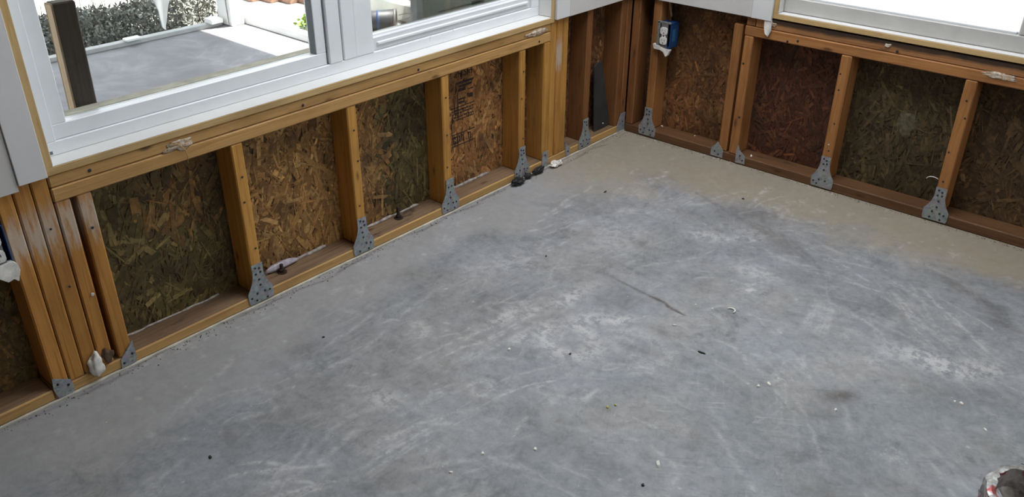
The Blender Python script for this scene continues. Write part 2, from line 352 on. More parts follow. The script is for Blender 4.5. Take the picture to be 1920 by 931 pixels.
# ------------------------------------------------------------------ setting: floor
ST = 'structure'
def make_floor():
    xs = np.concatenate([[-.125], np.arange(-.09, 2.25, .005), np.arange(2.3, 4.11, .15)])
    ys = np.concatenate([np.arange(-5.1, -2.95, .15), np.arange(-2.9, .09, .005), [.125]])
    nx, ny = len(xs), len(ys); X, Y = np.meshgrid(xs, ys, indexing='ij')
    def vnoise(sc, seed):
        r = np.random.default_rng(seed); G = r.normal(0, 1, (90, 90)); u, v = (X+6)*sc % 88, (Y+6)*sc % 88
        i, j = u.astype(int), v.astype(int); a, b = u-i, v-j; a, b = a*a*(3-2*a), b*b*(3-2*b)
        return G[i, j]*(1-a)*(1-b)+G[i+1, j]*a*(1-b)+G[i, j+1]*(1-a)*b+G[i+1, j+1]*a*b
    XT, YT = X, Y
    X = XT + .012*vnoise(7, 1) + .002*vnoise(40, 2); Y = YT + .012*vnoise(7, 4) + .002*vnoise(40, 5)
    wear = np.zeros((nx, ny, 4), np.float32)
    def stroke(x0, y0, x1, y1, w, amt, ch=0, bend=0., soft=1.):
        L = math.hypot(x1-x0, y1-y0) + 1e-6; ux, uy = (x1-x0)/L, (y1-y0)/L; pad = w*3 + abs(bend)
        ix = np.where((xs > min(x0, x1)-pad) & (xs < max(x0, x1)+pad))[0]; iy = np.where((ys > min(y0, y1)-pad) & (ys < max(y0, y1)+pad))[0]
        if len(ix) < 1 or len(iy) < 1: return
        sl = np.ix_(ix, iy); dx, dy = X[sl]-x0, Y[sl]-y0
        s = (dx*ux + dy*uy)/L; p = -dx*uy + dy*ux - bend*(1 - (2*s-1)**2)
        env = np.clip(np.minimum(s, 1-s)*5*soft + .15, 0, 1)*((s > -.03) & (s < 1.03))
        wear[..., ch][sl] = np.maximum(wear[..., ch][sl], amt*np.exp(-(p/w)**2)*env)
    def blob(x, y, rx, ry, amt, ch=0, ang=0., ring=None, add=False):
        R_ = max(rx, ry)*2.2; ix = np.where(abs(xs-x) < R_)[0]; iy = np.where(abs(ys-y) < R_)[0]
        if len(ix) < 1 or len(iy) < 1: return
        sl = np.ix_(ix, iy); dx, dy = X[sl]-x, Y[sl]-y; c, s_ = math.cos(ang), math.sin(ang)
        q = np.sqrt(((dx*c + dy*s_)/rx)**2 + ((-dx*s_ + dy*c)/ry)**2)
        a = np.exp(-((q-1)/ring)**2) if ring else np.exp(-q**2*1.2)
        wear[..., ch][sl] = np.maximum(wear[..., ch][sl], amt*a)
    sm = lambda a, b, v: (lambda q: q*q*(3-2*q))(np.clip((v-a)/(b-a), 0, 1))
    wear[..., 1] = 1 - sm(.10, .55, -Y + .05*vnoise(5, 7))                      # tan overspray along the back wall
    cor = np.sqrt((X)**2 + (Y)**2); wear[..., 1] = np.maximum(wear[..., 1], 1 - sm(.2, 1.05, cor + .05*vnoise(5, 8)))
    wear[..., 3] = 1 - sm(.12, .46, X + .05*vnoise(4, 9))                       # greyer overspray along the left wall
    # scuffs that can be made out in the photograph
    blob(.813, -1.46, .085, .07, .6, ring=.45); blob(.776, -1.78, .028, .028, .4, ring=.4); blob(.99, -1.35, .09, .06, .3, ring=.4)
    blob(.80, -1.33, .11, .05, .55, ang=.7); blob(.676, -1.296, .05, .12, .65, ang=-.2); blob(.87, -1.28, .07, .03, .7, ang=.9); blob(.70, -1.55, .03, .05, .6); blob(1.0, -1.62, .012, .06, .5); stroke(.90, -1.62, .83, -1.80, .004, .6); stroke(.95, -1.78, 1.0, -1.88, .004, .5); blob(.59, -1.50, .03, .15, .55, ang=-.15)
    blob(.64, -1.42, .03, .10, .5, ang=-.2)
    for i in range(7): stroke(.53+.02*i+random.uniform(-.02, .02), -1.68-.02*i+random.uniform(-.06, .06), .60+.018*i+random.uniform(-.02, .02), -1.40+random.uniform(-.08, .06), random.uniform(.003, .009), random.uniform(.2, .6))
    for i in range(9): stroke(.72+.012*i+random.uniform(-.02, .02), -2.2+random.uniform(-.06, .06), .755+.008*i, -1.93+random.uniform(-.08, .05), random.uniform(.003, .008), random.uniform(.2, .55))
    for i in range(8): stroke(.55+.03*i, -2.42+random.uniform(-.06, .06), .66+.03*i, -2.25+random.uniform(-.05, .05), .007, .5, bend=.02)
    blob(1.65, -.87, .17, .06, .75, ang=.35); blob(1.75, -.80, .10, .05, .6, ang=.3); blob(1.50, -.98, .06, .05, .35)
    for i in range(10): stroke(1.40+random.uniform(-.08, .15), -.48-.03*i*.5+random.uniform(-.03, .03), 1.78+random.uniform(-.15, .08), -.74-.02*i*.5+random.uniform(-.06, .06), random.uniform(.003, .010), random.uniform(.2, .6))
    for i in range(6): stroke(1.258+.012*i, -.78, 1.30+.012*i, -.95, .006, .35)
    blob(.79, -.64, .10, .05, .45, ang=.6); blob(1.046, -.753, .10, .05, .5, ang=.3); blob(.9, -.52, .12, .05, .35)
    blob(.4, -1.25, .10, .2, .3); blob(.55, -.85, .14, .12, .3); blob(.62, -2.0, .06, .05, .5); blob(.46, -1.7, .05, .04, .4)
    # stains
    blob(1.505, -1.19, .050, .034, .85, 2, .6); blob(1.47, -1.20, .035, .025, .55, 2)
    stroke(.72, -1.108, .9, -1.115, .006, .7, 2); stroke(.84, -1.112, 1.004, -1.118, .005, 1.3, 2, soft=3); blob(.70, -1.10, .06, .02, .4, 2, .1)
    for i in range(9): stroke(.55+.06*i, -.36-.012*i, .75+.06*i, -.40-.03*i, .010, .35, 2)
    blob(.80, -.38, .12, .05, .4, 2, .2); blob(1.02, -.52, .12, .05, .35, 2, -.5); blob(1.6, -.42, .16, .03, .45, 2, -.5); blob(1.74, -.55, .12, .03, .4, 2, -.5)
    blob(.45, -2.33, .05, .03, .3, 2); blob(.66, -1.77, .05, .02, .3, 2); blob(1.0, -1.24, .06, .03, .3, 2)
    # many faint drags of tools and drywall dust, running along y at the left, slanting at the right
    for i in range(420):
        x, y = random.uniform(.25, 2.0), random.uniform(-2.7, -.32)
        t_ = min(1, max(0, (x-.7)/.6)); a = (1.45*(1-t_) + -.55*t_) + random.gauss(0, .35); L = random.uniform(.05, .28)
        stroke(x, y, x+L*math.cos(a), y+L*math.sin(a), random.uniform(.003, .010), random.uniform(.08, .38), bend=random.gauss(0, .015))
    for i in range(60):
        x, y = random.uniform(.2, 2.0), random.uniform(-2.7, -.3); blob(x, y, random.uniform(.02, .09), random.uniform(.015, .05), random.uniform(.1, .3), 0, random.uniform(0, 3))
    for i in range(70):
        x, y = random.uniform(.2, 2.0), random.uniform(-2.7, -.3); blob(x, y, random.uniform(.03, .12), random.uniform(.02, .05), random.uniform(.08, .28), 2, random.uniform(0, 3))
    for i in range(260):
        x, y = random.uniform(.1, 2.0), random.uniform(-2.7, -.1); r = random.uniform(.0025, .006); blob(x, y, r*1.5, r, random.uniform(.25, .7), 0, random.uniform(0, 3))
    for i in range(16): 
        y = -2.7+.17*i; stroke(.004+random.uniform(0, .012), y, .006+random.uniform(0, .02), y+.19, .006, random.uniform(.3, .8), 2)
    me = bpy.data.meshes.new('floor'); co = np.stack([XT, YT, np.zeros_like(X)], -1).reshape(-1, 3)
    idx = np.arange(nx*ny).reshape(nx, ny)
    q = np.stack([idx[:-1, :-1], idx[1:, :-1], idx[1:, 1:], idx[:-1, 1:]], -1).reshape(-1, 4)
    me.vertices.add(len(co)); me.vertices.foreach_set('co', co.ravel())
    me.loops.add(q.size); me.loops.foreach_set('vertex_index', q.ravel())
    me.polygons.add(len(q)); me.polygons.foreach_set('loop_start', np.arange(0, q.size, 4)); me.update(calc_edges=True)
    a = me.color_attributes.new('wear', 'FLOAT_COLOR', 'POINT'); a.data.foreach_set('color', wear.reshape(-1))
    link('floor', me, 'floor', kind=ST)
make_floor()
# ------------------------------------------------------------------ setting: shell
ZT, ZD = 2.44, 0.60
box('ceiling', -.125, 4.1, -5.1, .125, ZT, ZT+.1, 'white_paint', kind=ST)
wall_left = empty('wall_left', kind=ST)
wall_back = empty('wall_back', kind=ST)
wall_right = empty('wall_right', kind=ST)
for (y0, y1, z0, z1) in ((-5.1, -2.3, 0, ZT), (-.5, .125, 0, ZT), (-2.3, -.5, 0, 1.35), (-2.3, -.5, 2.15, ZT)): box('sheathing_panel', 4.0, 4.1, y0, y1, z0, z1, 'old_sheathing', wall_right)  # opening in this unseen wall is added to throw light on the left wall
wall_front = empty('wall_front', kind=ST)
box('sheathing_panel', -.125, 4.0, -5.1, -5.0, 0, ZT, 'old_sheathing', wall_front)

# ---- left wall framing (inner face at x = 0)
for i, (y0, y1) in enumerate(((-5.0, -2.5535), (-2.5515, -.001))):
    board('bottom_plate', -.089, 0, y0, y1, .007, .038, 'y', 'plate', wall_left)
    o = board('plate_face', -.0885, -.004, y0+.002, y1-.002, .0375, .0392, 'y', 'plate_top', wall_left, bev=.0003)
box('sill_seal', -.09, .004, -5.0, 0, 0, .007, 'foam_strip', wall_left, .001)
ZA = .5212
GOLD = [(-2.549, -2.510, 2.4, 'stud_smear'), (-2.509, -2.469, 2.4, 'stud_smear'), (-2.468, -2.429, 2.4, 'stud_smear'), (-2.427, -2.389, ZA, 'stud_smear'),
        (-2.376, -2.338, ZA, 'stud_smear'), (-1.950, -1.912, ZA, 'stud_gold'), (-1.5436, -1.5056, ZA, 'stud_gold'), (-1.1372, -1.0992, ZA, 'stud_gold'),
        (-.7322, -.6942, ZA, 'stud_gold'), (-.588, -.550, ZA, 'stud_gold'), (-.549, -.512, 2.4, 'stud_gold'), (-.511, -.474, 2.4, 'stud_smear'),
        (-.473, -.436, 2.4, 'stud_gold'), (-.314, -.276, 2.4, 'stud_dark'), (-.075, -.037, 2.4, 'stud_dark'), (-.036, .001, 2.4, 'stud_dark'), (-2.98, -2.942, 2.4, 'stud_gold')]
SL = {}
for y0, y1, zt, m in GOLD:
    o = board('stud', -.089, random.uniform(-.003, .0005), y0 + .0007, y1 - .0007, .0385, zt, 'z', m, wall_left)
    SL[y0] = o
SL[-2.468]['label'] = 'full height stud smeared with white compound left of the window sill'
SL[-2.376]['label'] = 'short stud set apart by a dark gap from the doubled studs'
SL[-.511]['label'] = 'stud with a white streak of compound down its face'
sl = board('sill_plate', -.089, 0, -2.4275, -.5505, .5215, .5585, 'y', 'sill', wall_left)
su = board('sill_plate', -.089, -.001, -2.4275, -.5505, .5592, .5915, 'y', 'sill', wall_left)
# nails, screws in the studs
nails_on(SL[-2.468], [(.001, -2.452, .463), (.001, -2.447, .30)], 'x', .003)
nails_on(SL[-2.427], [(.001, -2.400, .255)], 'x', .005, 'nail_pale')
nails_on(SL[-2.376], [(.001, -2.358, .43)], 'x', .004)
for y in (-1.95, -1.5436, -1.1372, -.7322):
    nails_on(SL[y], [(.0015, y+random.uniform(.008, .03), z+random.uniform(-.03, .03)) for z in (.19, .32, .43)], 'x', .0036)
nails_on(su, [(0, -1.70, .572), (0, -1.24, .571), (0, -.62, .535), (0, -2.33, .575)], 'x', .0045)
for (y0, y1, z0, z1, sd) in ((-2.131, -2.060, .556, .582, 3), (-.682, -.590, .562, .586, 5)):
    lump('compound_smear', (.001, (y0+y1)/2, (z0+z1)/2), (.0022, (y1-y0)/2, (z1-z0)/2.2), 'smear', sd, .75, 4, wall_left, label='white smear of plaster on the sill plate')
# ---- oriented strand board
def strand_panel(x0, x1, z0, z1, pal, seed, zones=None, n=None):
    """flakes of wood on the plane y=0 (facing -y), each with its own edge and depth; local x across, z up"""
    r = np.random.default_rng(seed); w, h = x1-x0, z1-z0
    n = n or int(w*h*5600); verts, faces, cols = [], [], []
    for i in range(n):
        cx, cz = r.uniform(0, w), r.uniform(0, h); L = r.uniform(.03, .12)*(1 if r.random() < .75 else .5); B = .003 + .015*r.random()**1.6
        wide = r.random() < .07
        if wide: B = r.uniform(.02, .034); L = r.uniform(.045, .08)
        a = r.normal(1.57, .7); dep = .0004 + .0035*r.random()**1.3
        ca, sa = math.cos(a), math.sin(a); k = r.uniform(.55, 1.0, 4); sk = r.uniform(-.15, .15, 4)
        pl = [(-L/2*(1+sk[0]), -B/2*k[0]), (0, -B/2), (L/2*(1+sk[1]), -B/2*k[1]), (L/2*(1+sk[2]), B/2*k[2]), (0, B/2), (-L/2*(1+sk[3]), B/2*k[3])]
        tl = r.uniform(-.0012, .0012); b = len(verts)
        pts = [(min(max(cx+u*ca-v*sa, 0), w), min(max(cz+u*sa+v*ca, 0), h), u/L*2*tl) for u, v in pl]
        for x, z, dd in pts: verts.append((x, -dep-dd, z))
        for x, z, dd in pts: verts.append((x, .0006, z))
        faces.append([b+j for j in range(6)])
        for j in range(6): faces.append([b+(j+1) % 6, b+j, b+6+j, b+6+(j+1) % 6])
        p = pal
        if zones:
            for (zx0, zx1, zz0, zz1, zp) in zones:
                if zx0 <= cx/w + r.normal(0, .06) <= zx1 and zz0 <= cz/h + r.normal(0, .06) <= zz1: p = zp
        c = np.array(p[int(len(p)*r.random())]); mean = np.mean(p, 0); c = mean + (c-mean)*.55; c = c*r.uniform(.72, 1.25)*(1.55 if r.random() < .05 else 1)*(.8 if wide else 1)
        cols.append(c)
    me = bpy.data.meshes.new('strands'); me.from_pydata(verts, [], faces)
    at = me.color_attributes.new('col', 'FLOAT_COLOR', 'CORNER')
    arr = np.ones((len(me.loops), 4), np.float32); c = np.clip(np.array(cols), 0, 1)
    arr[:, :3] = np.repeat(c, 30, axis=0); at.data.foreach_set('color', arr.ravel())
    return me
GOLDEN = [(.30, .155, .048), (.40, .215, .065), (.22, .105, .036), (.46, .27, .09), (.54, .35, .14), (.14, .065, .028)]
OLIVE = [(.085, .066, .022), (.12, .094, .032), (.06, .046, .017), (.16, .125, .045), (.26, .20, .075), (.10, .06, .026)]
ORANGE = [(.40, .175, .055), (.46, .22, .075), (.30, .12, .04), (.52, .29, .10), (.58, .37, .15), (.20, .08, .03)]
RUST = [(.24, .105, .04), (.17, .072, .028), (.30, .14, .05), (.12, .05, .02), (.34, .19, .075), (.20, .085, .035)]
MAROON = [(.095, .032, .018), (.14, .05, .024), (.06, .022, .013), (.18, .07, .03), (.05, .022, .015), (.11, .045, .022)]
DIM = [(.075, .06, .028), (.05, .038, .018), (.10, .078, .036), (.14, .105, .05), (.06, .04, .02), (.17, .12, .055)]
DIMB = [(.10, .06, .026), (.075, .042, .02), (.14, .085, .035), (.05, .03, .016), (.18, .115, .05), (.09, .05, .023)]
def sheath(wall, a0, a1, z0, z1, pal, seed, zones=None, label=None):
    left = wall is wall_left
    if left: p = box('sheathing_panel', -.100, -.0905, a0, a1, z0, z1, 'backing', wall, 0)
    else: p = box('sheathing_panel', a0, a1, .0905, .100, z0, z1, 'backing', wall, 0)
    if label: p['label'] = label
    s = link('strands', strand_panel(a0, a1, z0, z1, pal, seed, zones), 'strand', p, kind='stuff')
    s.matrix_parent_inverse = p.matrix_basis.inverted()
    if left: s.rotation_euler = (0, 0, PI/2); s.location = (-.0895, a0, z0)
    else: s.location = (a0, .0895, z0)
    return p
sheath(wall_left, -2.945, -2.547, .02, .60, OLIVE + GOLDEN[:2], 11)
sheath(wall_left, -2.545, -2.335, .02, .60, OLIVE, 12)
sheath(wall_left, -2.334, -1.945, .02, .595, OLIVE, 13, [(.35, .95, .45, 1, OLIVE[2:] + GOLDEN[:3])], 'sheathing panel stained dark olive green')
sheath(wall_left, -1.944, -1.54, .02, .595, GOLDEN, 14, None, 'golden brown sheathing panel')
sheath(wall_left, -1.538, -1.132, .02, .595, GOLDEN, 15, [(.5, 1.1, -1, 2, OLIVE)], 'sheathing panel turning from brown to olive green')
stamped = sheath(wall_left, -1.130, -.726, .02, .595, ORANGE, 16, None, 'orange brown sheathing panel with a black grading stamp')
sheath(wall_left, -.725, -.545, .02, .595, RUST + MAROON[:2], 17)
sheath(wall_left, -.44, .09, .02, .66, RUST + MAROON[:1], 18)
sheath(wall_back, -.09, .135, .02, .66, DIM + MAROON, 21)
sheath(wall_back, .137, .49, .02, .66, RUST, 22, None, 'rust brown sheathing panel beside the blue outlet box')
sheath(wall_back, .492, .92, .02, .615, MAROON, 23, None, 'very dark reddish sheathing panel')
sheath(wall_back, .922, 1.345, .02, .615, DIM, 24, None, 'dark olive sheathing panel with a pale round patch')
sheath(wall_back, 1.347, 1.76, .02, .615, DIMB, 25)
sheath(wall_back, 1.762, 2.2, .02, .615, DIMB, 26)
lump('compound_smear', (1.168, .0865, .305), (.042, .002, .045), mat_plain('pale_patch', (.115, .10, .058), .8, var=.5, sc=60), 9, .55, 3, wall_back, label='pale round patch on the dark sheathing')
# grading stamp printed on the orange panel: bars, worn lettering
def stamp():
    bm = bmesh.new(); x = -.0858
    def bar(y0, y1, z0, z1, slope=0.0): prism(bm, [(y0, z0), (y1, z0+slope), (y1, z1+slope), (y0, z1)], x-.0003, x+.0003, 'x')
    rr = random.Random(4)
    bar(-.985, -.890, .436, .444); bar(-.975, -.890, .423, .431); bar(-.975, -.935, .408, .42); bar(-.92, -.893, .405, .409)
    bar(-.995, -.992, .33, .41); bar(-.978, -.974, .31, .405); bar(-.972, -.935, .376, .382); bar(-.972, -.94, .362, .370); bar(-.918, -.898, .374, .390)
    bar(-1.012, -.889, .350, .3535)
    for z in (.337, .326, .312, .301):
        y = -1.008
        while y < -.893:
            w = rr.uniform(.004, .012); bar(y, min(y+w, -.89), z, z+rr.uniform(.004, .007)); y += w + rr.uniform(.0015, .005)
    bar(-1.012, -1.009, .212, .295)
    bar(-1.012, -.889, .248, .2515); bar(-1.012, -.889, .203, .2065)
    y = -1.005
    while y < -.905:
        w = rr.uniform(.003, .006); bar(y, y+w, .214, .240); 
        if rr.random() < .5: bar(y, y+w*2.2, .236, .241)
        if rr.random() < .5: bar(y, y+w*2.2, .214, .218)
        y += w + rr.uniform(.003, .008)
    bar(-.902, -.896, .26, .266)
    me = bm2me(bm, 'grading_stamp'); o = link('grading_stamp', me, 'ink', stamped); o.matrix_parent_inverse = stamped.matrix_basis.inverted()
    cu = bpy.data.curves.new('stamp_lettering', 'FONT'); cu.body = 'HSH'; cu.size = .042; cu.extrude = .0003; cu.space_character = 1.0
    t = link('stamp_lettering', cu, 'ink', stamped); t.matrix_parent_inverse = stamped.matrix_basis.inverted()
    t.rotation_euler = (PI/2, 0, PI/2); t.location = (-.0857, -.976, .462)
stamp()
# pale sealant along the back of the bottom plate
def bead(name, parent, pts, r, mat, seed, **kw):
    bm = bmesh.new(); P = []
    rr = random.Random(seed); R_ = []
    for a, b in zip(pts, pts[1:]):
        a, b = Vector(a), Vector(b); n = max(2, int((b-a).length/.02))
        for i in range(n): P.append(a.lerp(b, i/n) + Vector((rr.uniform(-.002, .002), rr.uniform(-.002, .002), rr.uniform(-.001, .002)))); R_.append(r*rr.uniform(.55, 1.25))
    tube(bm, P, R_, 6); return link(name, bm2me(bm, name, True), mat, parent, **kw)
for a0, a1, r in ((-2.33, -2.0, .004), (-1.90, -1.60, .006), (-1.50, -1.18, .005), (-1.09, -.80, .0055)):
    bead('sealant_bead', wall_left, [(-.083, a0, .041), (-.083, a1, .041)], r, 'sealant', int(-a0*100))
lump('sealant_lump', (-.075, -1.80, .05), (.012, .065, .012), mat_plain('sealant_lilac', (.36, .32, .36), .4, var=.3, sc=50), 22, .25, 3, wall_left, label='pale lilac sealant blob behind the anchor bolt')
# siding behind the sheathing
for (y0, y1, z0, z1) in ((-5.1, .125, -.3, .592), (-5.1, -2.43, .592, ZT), (-.535, .125, .592, ZT), (-2.43, -.535, 2.02, ZT)):
    box('siding', -.125, -.1005, y0, y1, z0, z1, 'drywall', wall_left, 0)
for (x0, x1, z0, z1) in ((-.1005, 4.1, -.3, .612), (-.1005, .628, .612, ZT), (2.50, 4.1, .612, ZT), (.628, 2.50, 2.02, ZT)):
    box('siding', x0, x1, .1005, .125, z0, z1, 'drywall', wall_back, 0)
# drywall left on the walls
box('drywall_panel', 0, .010, -5.0, -2.497, .580, ZT, 'drywall', wall_left, .001)
box('drywall_panel', 0.0005, .0145, -2.4955, -2.4305, .594, ZT, 'drywall_bare', wall_left, .001, label='narrow white drywall strip beside the left window')
box('drywall_panel', 0.0005, .013, -.5325, -.452, .601, ZT, 'drywall_bare', wall_left, .001)
box('drywall_panel', 0.0005, .0127, -.4515, -.001, .600, ZT, 'drywall', wall_left, .001)
box('drywall_panel', 0, .0127, -2.43, -.5335, 2.02, ZT, 'drywall', wall_left, .001)
box('drywall_panel', .0130, .5455, -.0127, 0, .605, ZT, 'drywall', wall_back, .001)
box('drywall_panel', .546, .6275, -.0137, -.0005, .604, ZT, 'drywall_bare', wall_back, .001)
box('drywall_panel', .6275, 2.5, -.0127, 0, 2.02, ZT, 'drywall', wall_back, .001)
box('drywall_panel', 2.5, 4.0, -.0127, 0, .0, ZT, 'drywall', wall_back, .001)
bm = bmesh.new(); prism(bm, [(.601, .606), (.629, .606), (.631, .566), (.622, .544), (.609, .553), (.603, .575)], -.010, -.003, 'y')
link('drywall_scrap', bm2me(bm, 'drywall_scrap'), 'gypsum', wall_back, label='torn white scrap hanging below the drywall at the right window')
# ---- back wall framing (inner face at y = 0)
ZB = .530
board('bottom_plate', .0015, 2.6, 0, .089, 0, .038, 'x', 'plate_back', wall_back)
SB = {}
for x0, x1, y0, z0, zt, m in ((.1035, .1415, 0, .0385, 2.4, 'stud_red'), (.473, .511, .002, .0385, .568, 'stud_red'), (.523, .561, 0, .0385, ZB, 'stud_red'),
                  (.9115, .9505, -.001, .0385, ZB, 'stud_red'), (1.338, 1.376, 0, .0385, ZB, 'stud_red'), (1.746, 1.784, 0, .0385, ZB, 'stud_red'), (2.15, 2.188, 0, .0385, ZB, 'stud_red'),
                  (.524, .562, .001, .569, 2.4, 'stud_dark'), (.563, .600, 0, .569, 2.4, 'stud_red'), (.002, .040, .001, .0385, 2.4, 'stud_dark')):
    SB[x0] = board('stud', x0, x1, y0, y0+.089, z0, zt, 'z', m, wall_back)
SB[.473]['label'] = 'reddish stud cut off short below the drywall'
sb1 = board('sill_plate', .521, 2.6, 0, .089, .5305, .5685, 'x', 'sill_back', wall_back)
sb2 = board('sill_plate', .601, 2.6, .002, .089, .569, .6075, 'x', 'sill_sooty', wall_back, label='upper sill plate blackened along its top edge')
for x in (.9115, 1.338):
    nails_on(SB[x], [(x+random.uniform(.008, .03), -.0005, z) for z in (.16, .27, .40, .46)], 'y', .0035)
nails_on(SB[.9115], [(.929, -.001, .185)], 'y', .0032, 'nail_pale', 'screw')
nails_on(SB[.523], [(.535, 0, .42), (.55, 0, .2)], 'y', .0045)
nails_on(sb1, [(.74, 0, .547), (.70, 0, .538), (1.10, 0, .578)], 'y', .005)
for (x0, x1, z0, z1, sd) in ((1.39, 1.48, .55, .574, 14), (.60, .64, .58, .603, 6), (1.055, 1.075, .585, .6, 8)):
    lump('compound_smear', ((x0+x1)/2, 0, (z0+z1)/2), ((x1-x0)/2, .002, (z1-z0)/2.6), 'smear', sd, .8, 4, wall_back, label='white smear of plaster on the right sill plate')

# ------------------------------------------------------------------ windows
w1 = empty('window_1', kind=ST); w2 = empty('window_2', kind=ST)
def jambs(w, left):
    # extension jambs: bare pine edge to the room, painted white inside
    def bb(n, a0, a1, d0, d1, z0, z1, axis, m, bev=.001):
        if left: return board(n, -d1, -d0, a0, a1, z0, z1, {'a': 'y', 'z': 'z'}[axis], m, w, bev)
        return board(n, a0, a1, d0, d1, z0, z1, {'a': 'x', 'z': 'z'}[axis], m, w, bev)
    if left: A0, A1, Z0 = -2.4285, -.5345, .592
    else: A0, A1, Z0 = .628, 2.5, .6135
    bb('sill_jamb', A0, A1, -.003, .10, Z0, Z0+.0185, 'a', 'jamb'); bb('side_jamb', A0, A0+.0185, -.003, .10, Z0+.0187, 2.0, 'z', 'jamb'); bb('side_jamb', A1-.0185, A1, -.003, .10, Z0+.0187, 2.0, 'z', 'jamb'); bb('head_jamb', A0, A1, -.003, .10, 2.0, 2.019, 'a', 'jamb')
    t = .0016 if left else .003
    bb('sill_paint', A0+.019, A1-.019, -.001, .098, Z0+.0187, Z0+.0187+t, 'a', 'white_paint', .0005)
    bb('side_paint', A0+.0187, A0+.0187+t, -.001, .098, Z0+.0205+t, 1.998, 'z', 'white_paint', .0005); bb('side_paint', A1-.0187-t, A1-.0187, -.001, .098, Z0+.0205+t, 1.998, 'z', 'white_paint', .0005)
jambs(w1, True); jambs(w2, False)
def bars(name, w, left, rects, d0, d1, mat, bev=.003, label=None):
    """one mesh of frame bars; rects are (a0,a1,z0,z1), depth from d0 (room side) to d1"""
    bm = bmesh.new()
    for a0, a1, z0, z1 in rects:
        if left: add_box(bm, -d1, -d0, a0, a1, z0, z1, bev)
        else: add_box(bm, a0, a1, d0, d1, z0, z1, bev)
    o = link(name, bm2me(bm, name), mat, w)
    if label: o['label'] = label
    return o
FZ = .6125
# left window: operable sash at the left, fixed light at the right
bars('frame', w1, True, [(-2.408, -.5555, FZ, .646), (-2.408, -2.3665, .646, 1.99), (-.598, -.5555, .646, 1.99), (-2.408, -.5555, 1.955, 1.99)], .058, .095, 'vinyl', .0015)
bars('mullion', w1, True, [(-1.5465, -1.4955, .646, 1.955), (-1.4915, -1.371, .646, 1.955)], .056, .095, 'vinyl', .003)
bars('mullion_rib', w1, True, [(-1.444, -1.432, .648, 1.955)], .0555, .06, 'vinyl', .002)
bars('gap_line', w1, True, [(-1.4955, -1.4915, .650, 1.955), (-1.5515, -1.5465, .648, 1.955)], .07, .09, 'dark_gap', 0)
bars('sash', w1, True, [(-2.3665, -1.5515, .6465, .684), (-2.3665, -2.3305, .684, 1.952), (-1.587, -1.5515, .684, 1.952), (-2.3305, -1.587, 1.915, 1.952)], .0635, .10, 'vinyl', .0018)
bars('gasket', w1, True, [(-1.5885, -1.5865, .684, 1.915), (-1.5883, -1.5867, .684, .69)], .066, .092, 'gasket', 0)
bars('pane', w1, True, [(-2.331, -1.586, .684, 1.916)], .088, .091, 'glass', 0)
bars('glazing_bead', w1, True, [(-1.352, -.616, .6655, .6735)], .059, .068, 'vinyl', .0015)
bars('sash', w1, True, [(-1.371, -.598, .646, .690), (-1.371, -1.366, .690, 1.955), (-.626, -.598, .690, 1.955)], .066, .10, 'vinyl_grey', .003)
bars('sash_lip', w1, True, [(-1.366, -.626, .690, .6955)], .078, .1, 'vinyl', .001)
bars('gasket', w1, True, [(-.628, -.6255, .693, 1.955)], .068, .086, 'gasket', 0)
bars('pane', w1, True, [(-1.37, -.62, .69, 1.956)], .086, .089, 'glass', 0)
bars('exterior_sill', w1, True, [(-2.45, -.52, .60, .676)], .1255, .165, 'foam_strip', .002)
bm = bmesh.new(); add_box(bm, -.0583, -.0576, -2.392, -2.381, .6165, .6245); link('sticker', bm2me(bm), 'gasket', w1, label='small grey sticker in the frame corner')
for y, z in ((-1.13, .63), (-1.02, .64)):
    bm = bmesh.new(); prism(bm, [(y, z), (y+.003, z), (y+.008, z+.018), (y+.005, z+.018)], -.0582, -.0576, 'x'); link('scratch', bm2me(bm), 'vinyl_grey', w1)
# right window
M['frame_grey'] = mat_plain('frame_grey', (.50, .485, .455), .5, var=.06)
bars('frame', w2, False, [(.6495, 2.478, .636, .692), (.6495, .69, .692, 1.98), (1.446, 1.60, .692, 1.98), (2.438, 2.478, .692, 1.98), (.6495, 2.478, 1.94, 1.98)], .032, .075, 'frame_grey', .004)
bars('glazing_bead', w2, False, [(.705, 1.442, .690, .7015)], .036, .060, 'vinyl', .003, 'bright white bead under the right pane')
bars('pane', w2, False, [(.688, 1.448, .69, 1.942), (1.598, 2.44, .69, 1.942)], .056, .059, 'glass', 0)

# ------------------------------------------------------------------ tie plates
TIEG = 'galvanized tie plates at the stud bases'
def tie(loc, axis, label, poly=None, nails=True, seed=0, cut=None):
    """flared galvanized plate; local (u, z) outline, facing +x (left wall) or -y (back wall)"""
    rr = random.Random(seed)
    if poly is None:
        R_ = [(.019, .136), (.0185, .112), (.0195, .098), (.0235, .082), (.031, .066), (.040, .052), (.0435, .046), (.0435, .020), (.040, .008)]
        poly = [(-u, z) for u, z in R_[::-1]] + R_
        poly = poly[::-1]
    bm = bmesh.new()
    if axis == 'x': prism(bm, poly, .0004, .0020, 'x')
    else: prism(bm, poly, -.0020, -.0004, 'y')
    o = link('tie_plate', bm2me(bm, 'tie_plate'), 'galvanized', None, label, 'bracket', TIEG); o.location = loc
    if nails:
        for u, z in [(-.008, .125), (.006, .121), (-.007, .104), (.007, .107), (0, .083), (.001, .062), (-.014, .040), (.013, .038), (-.031, .030), (.030, .034), (-.018, .018), (.020, .016)]:
            if rr.random() < .85:
                bm = bmesh.new(); Q = Matrix.Rotation(PI/2, 4, 'Y' if axis == 'x' else 'X'); lathe(bm, [(.0001, .0028), (.0026, .0025), (.0036, .0016), (.0036, 0)], 8, Q)
                n_ = link('nail', bm2me(bm, 'nail'), 'nail', o)
                u += rr.uniform(-.002, .002); z += rr.uniform(-.002, .002)
                n_.location = (.0016, u, z) if axis == 'x' else (u, -.0016, z)
    return o
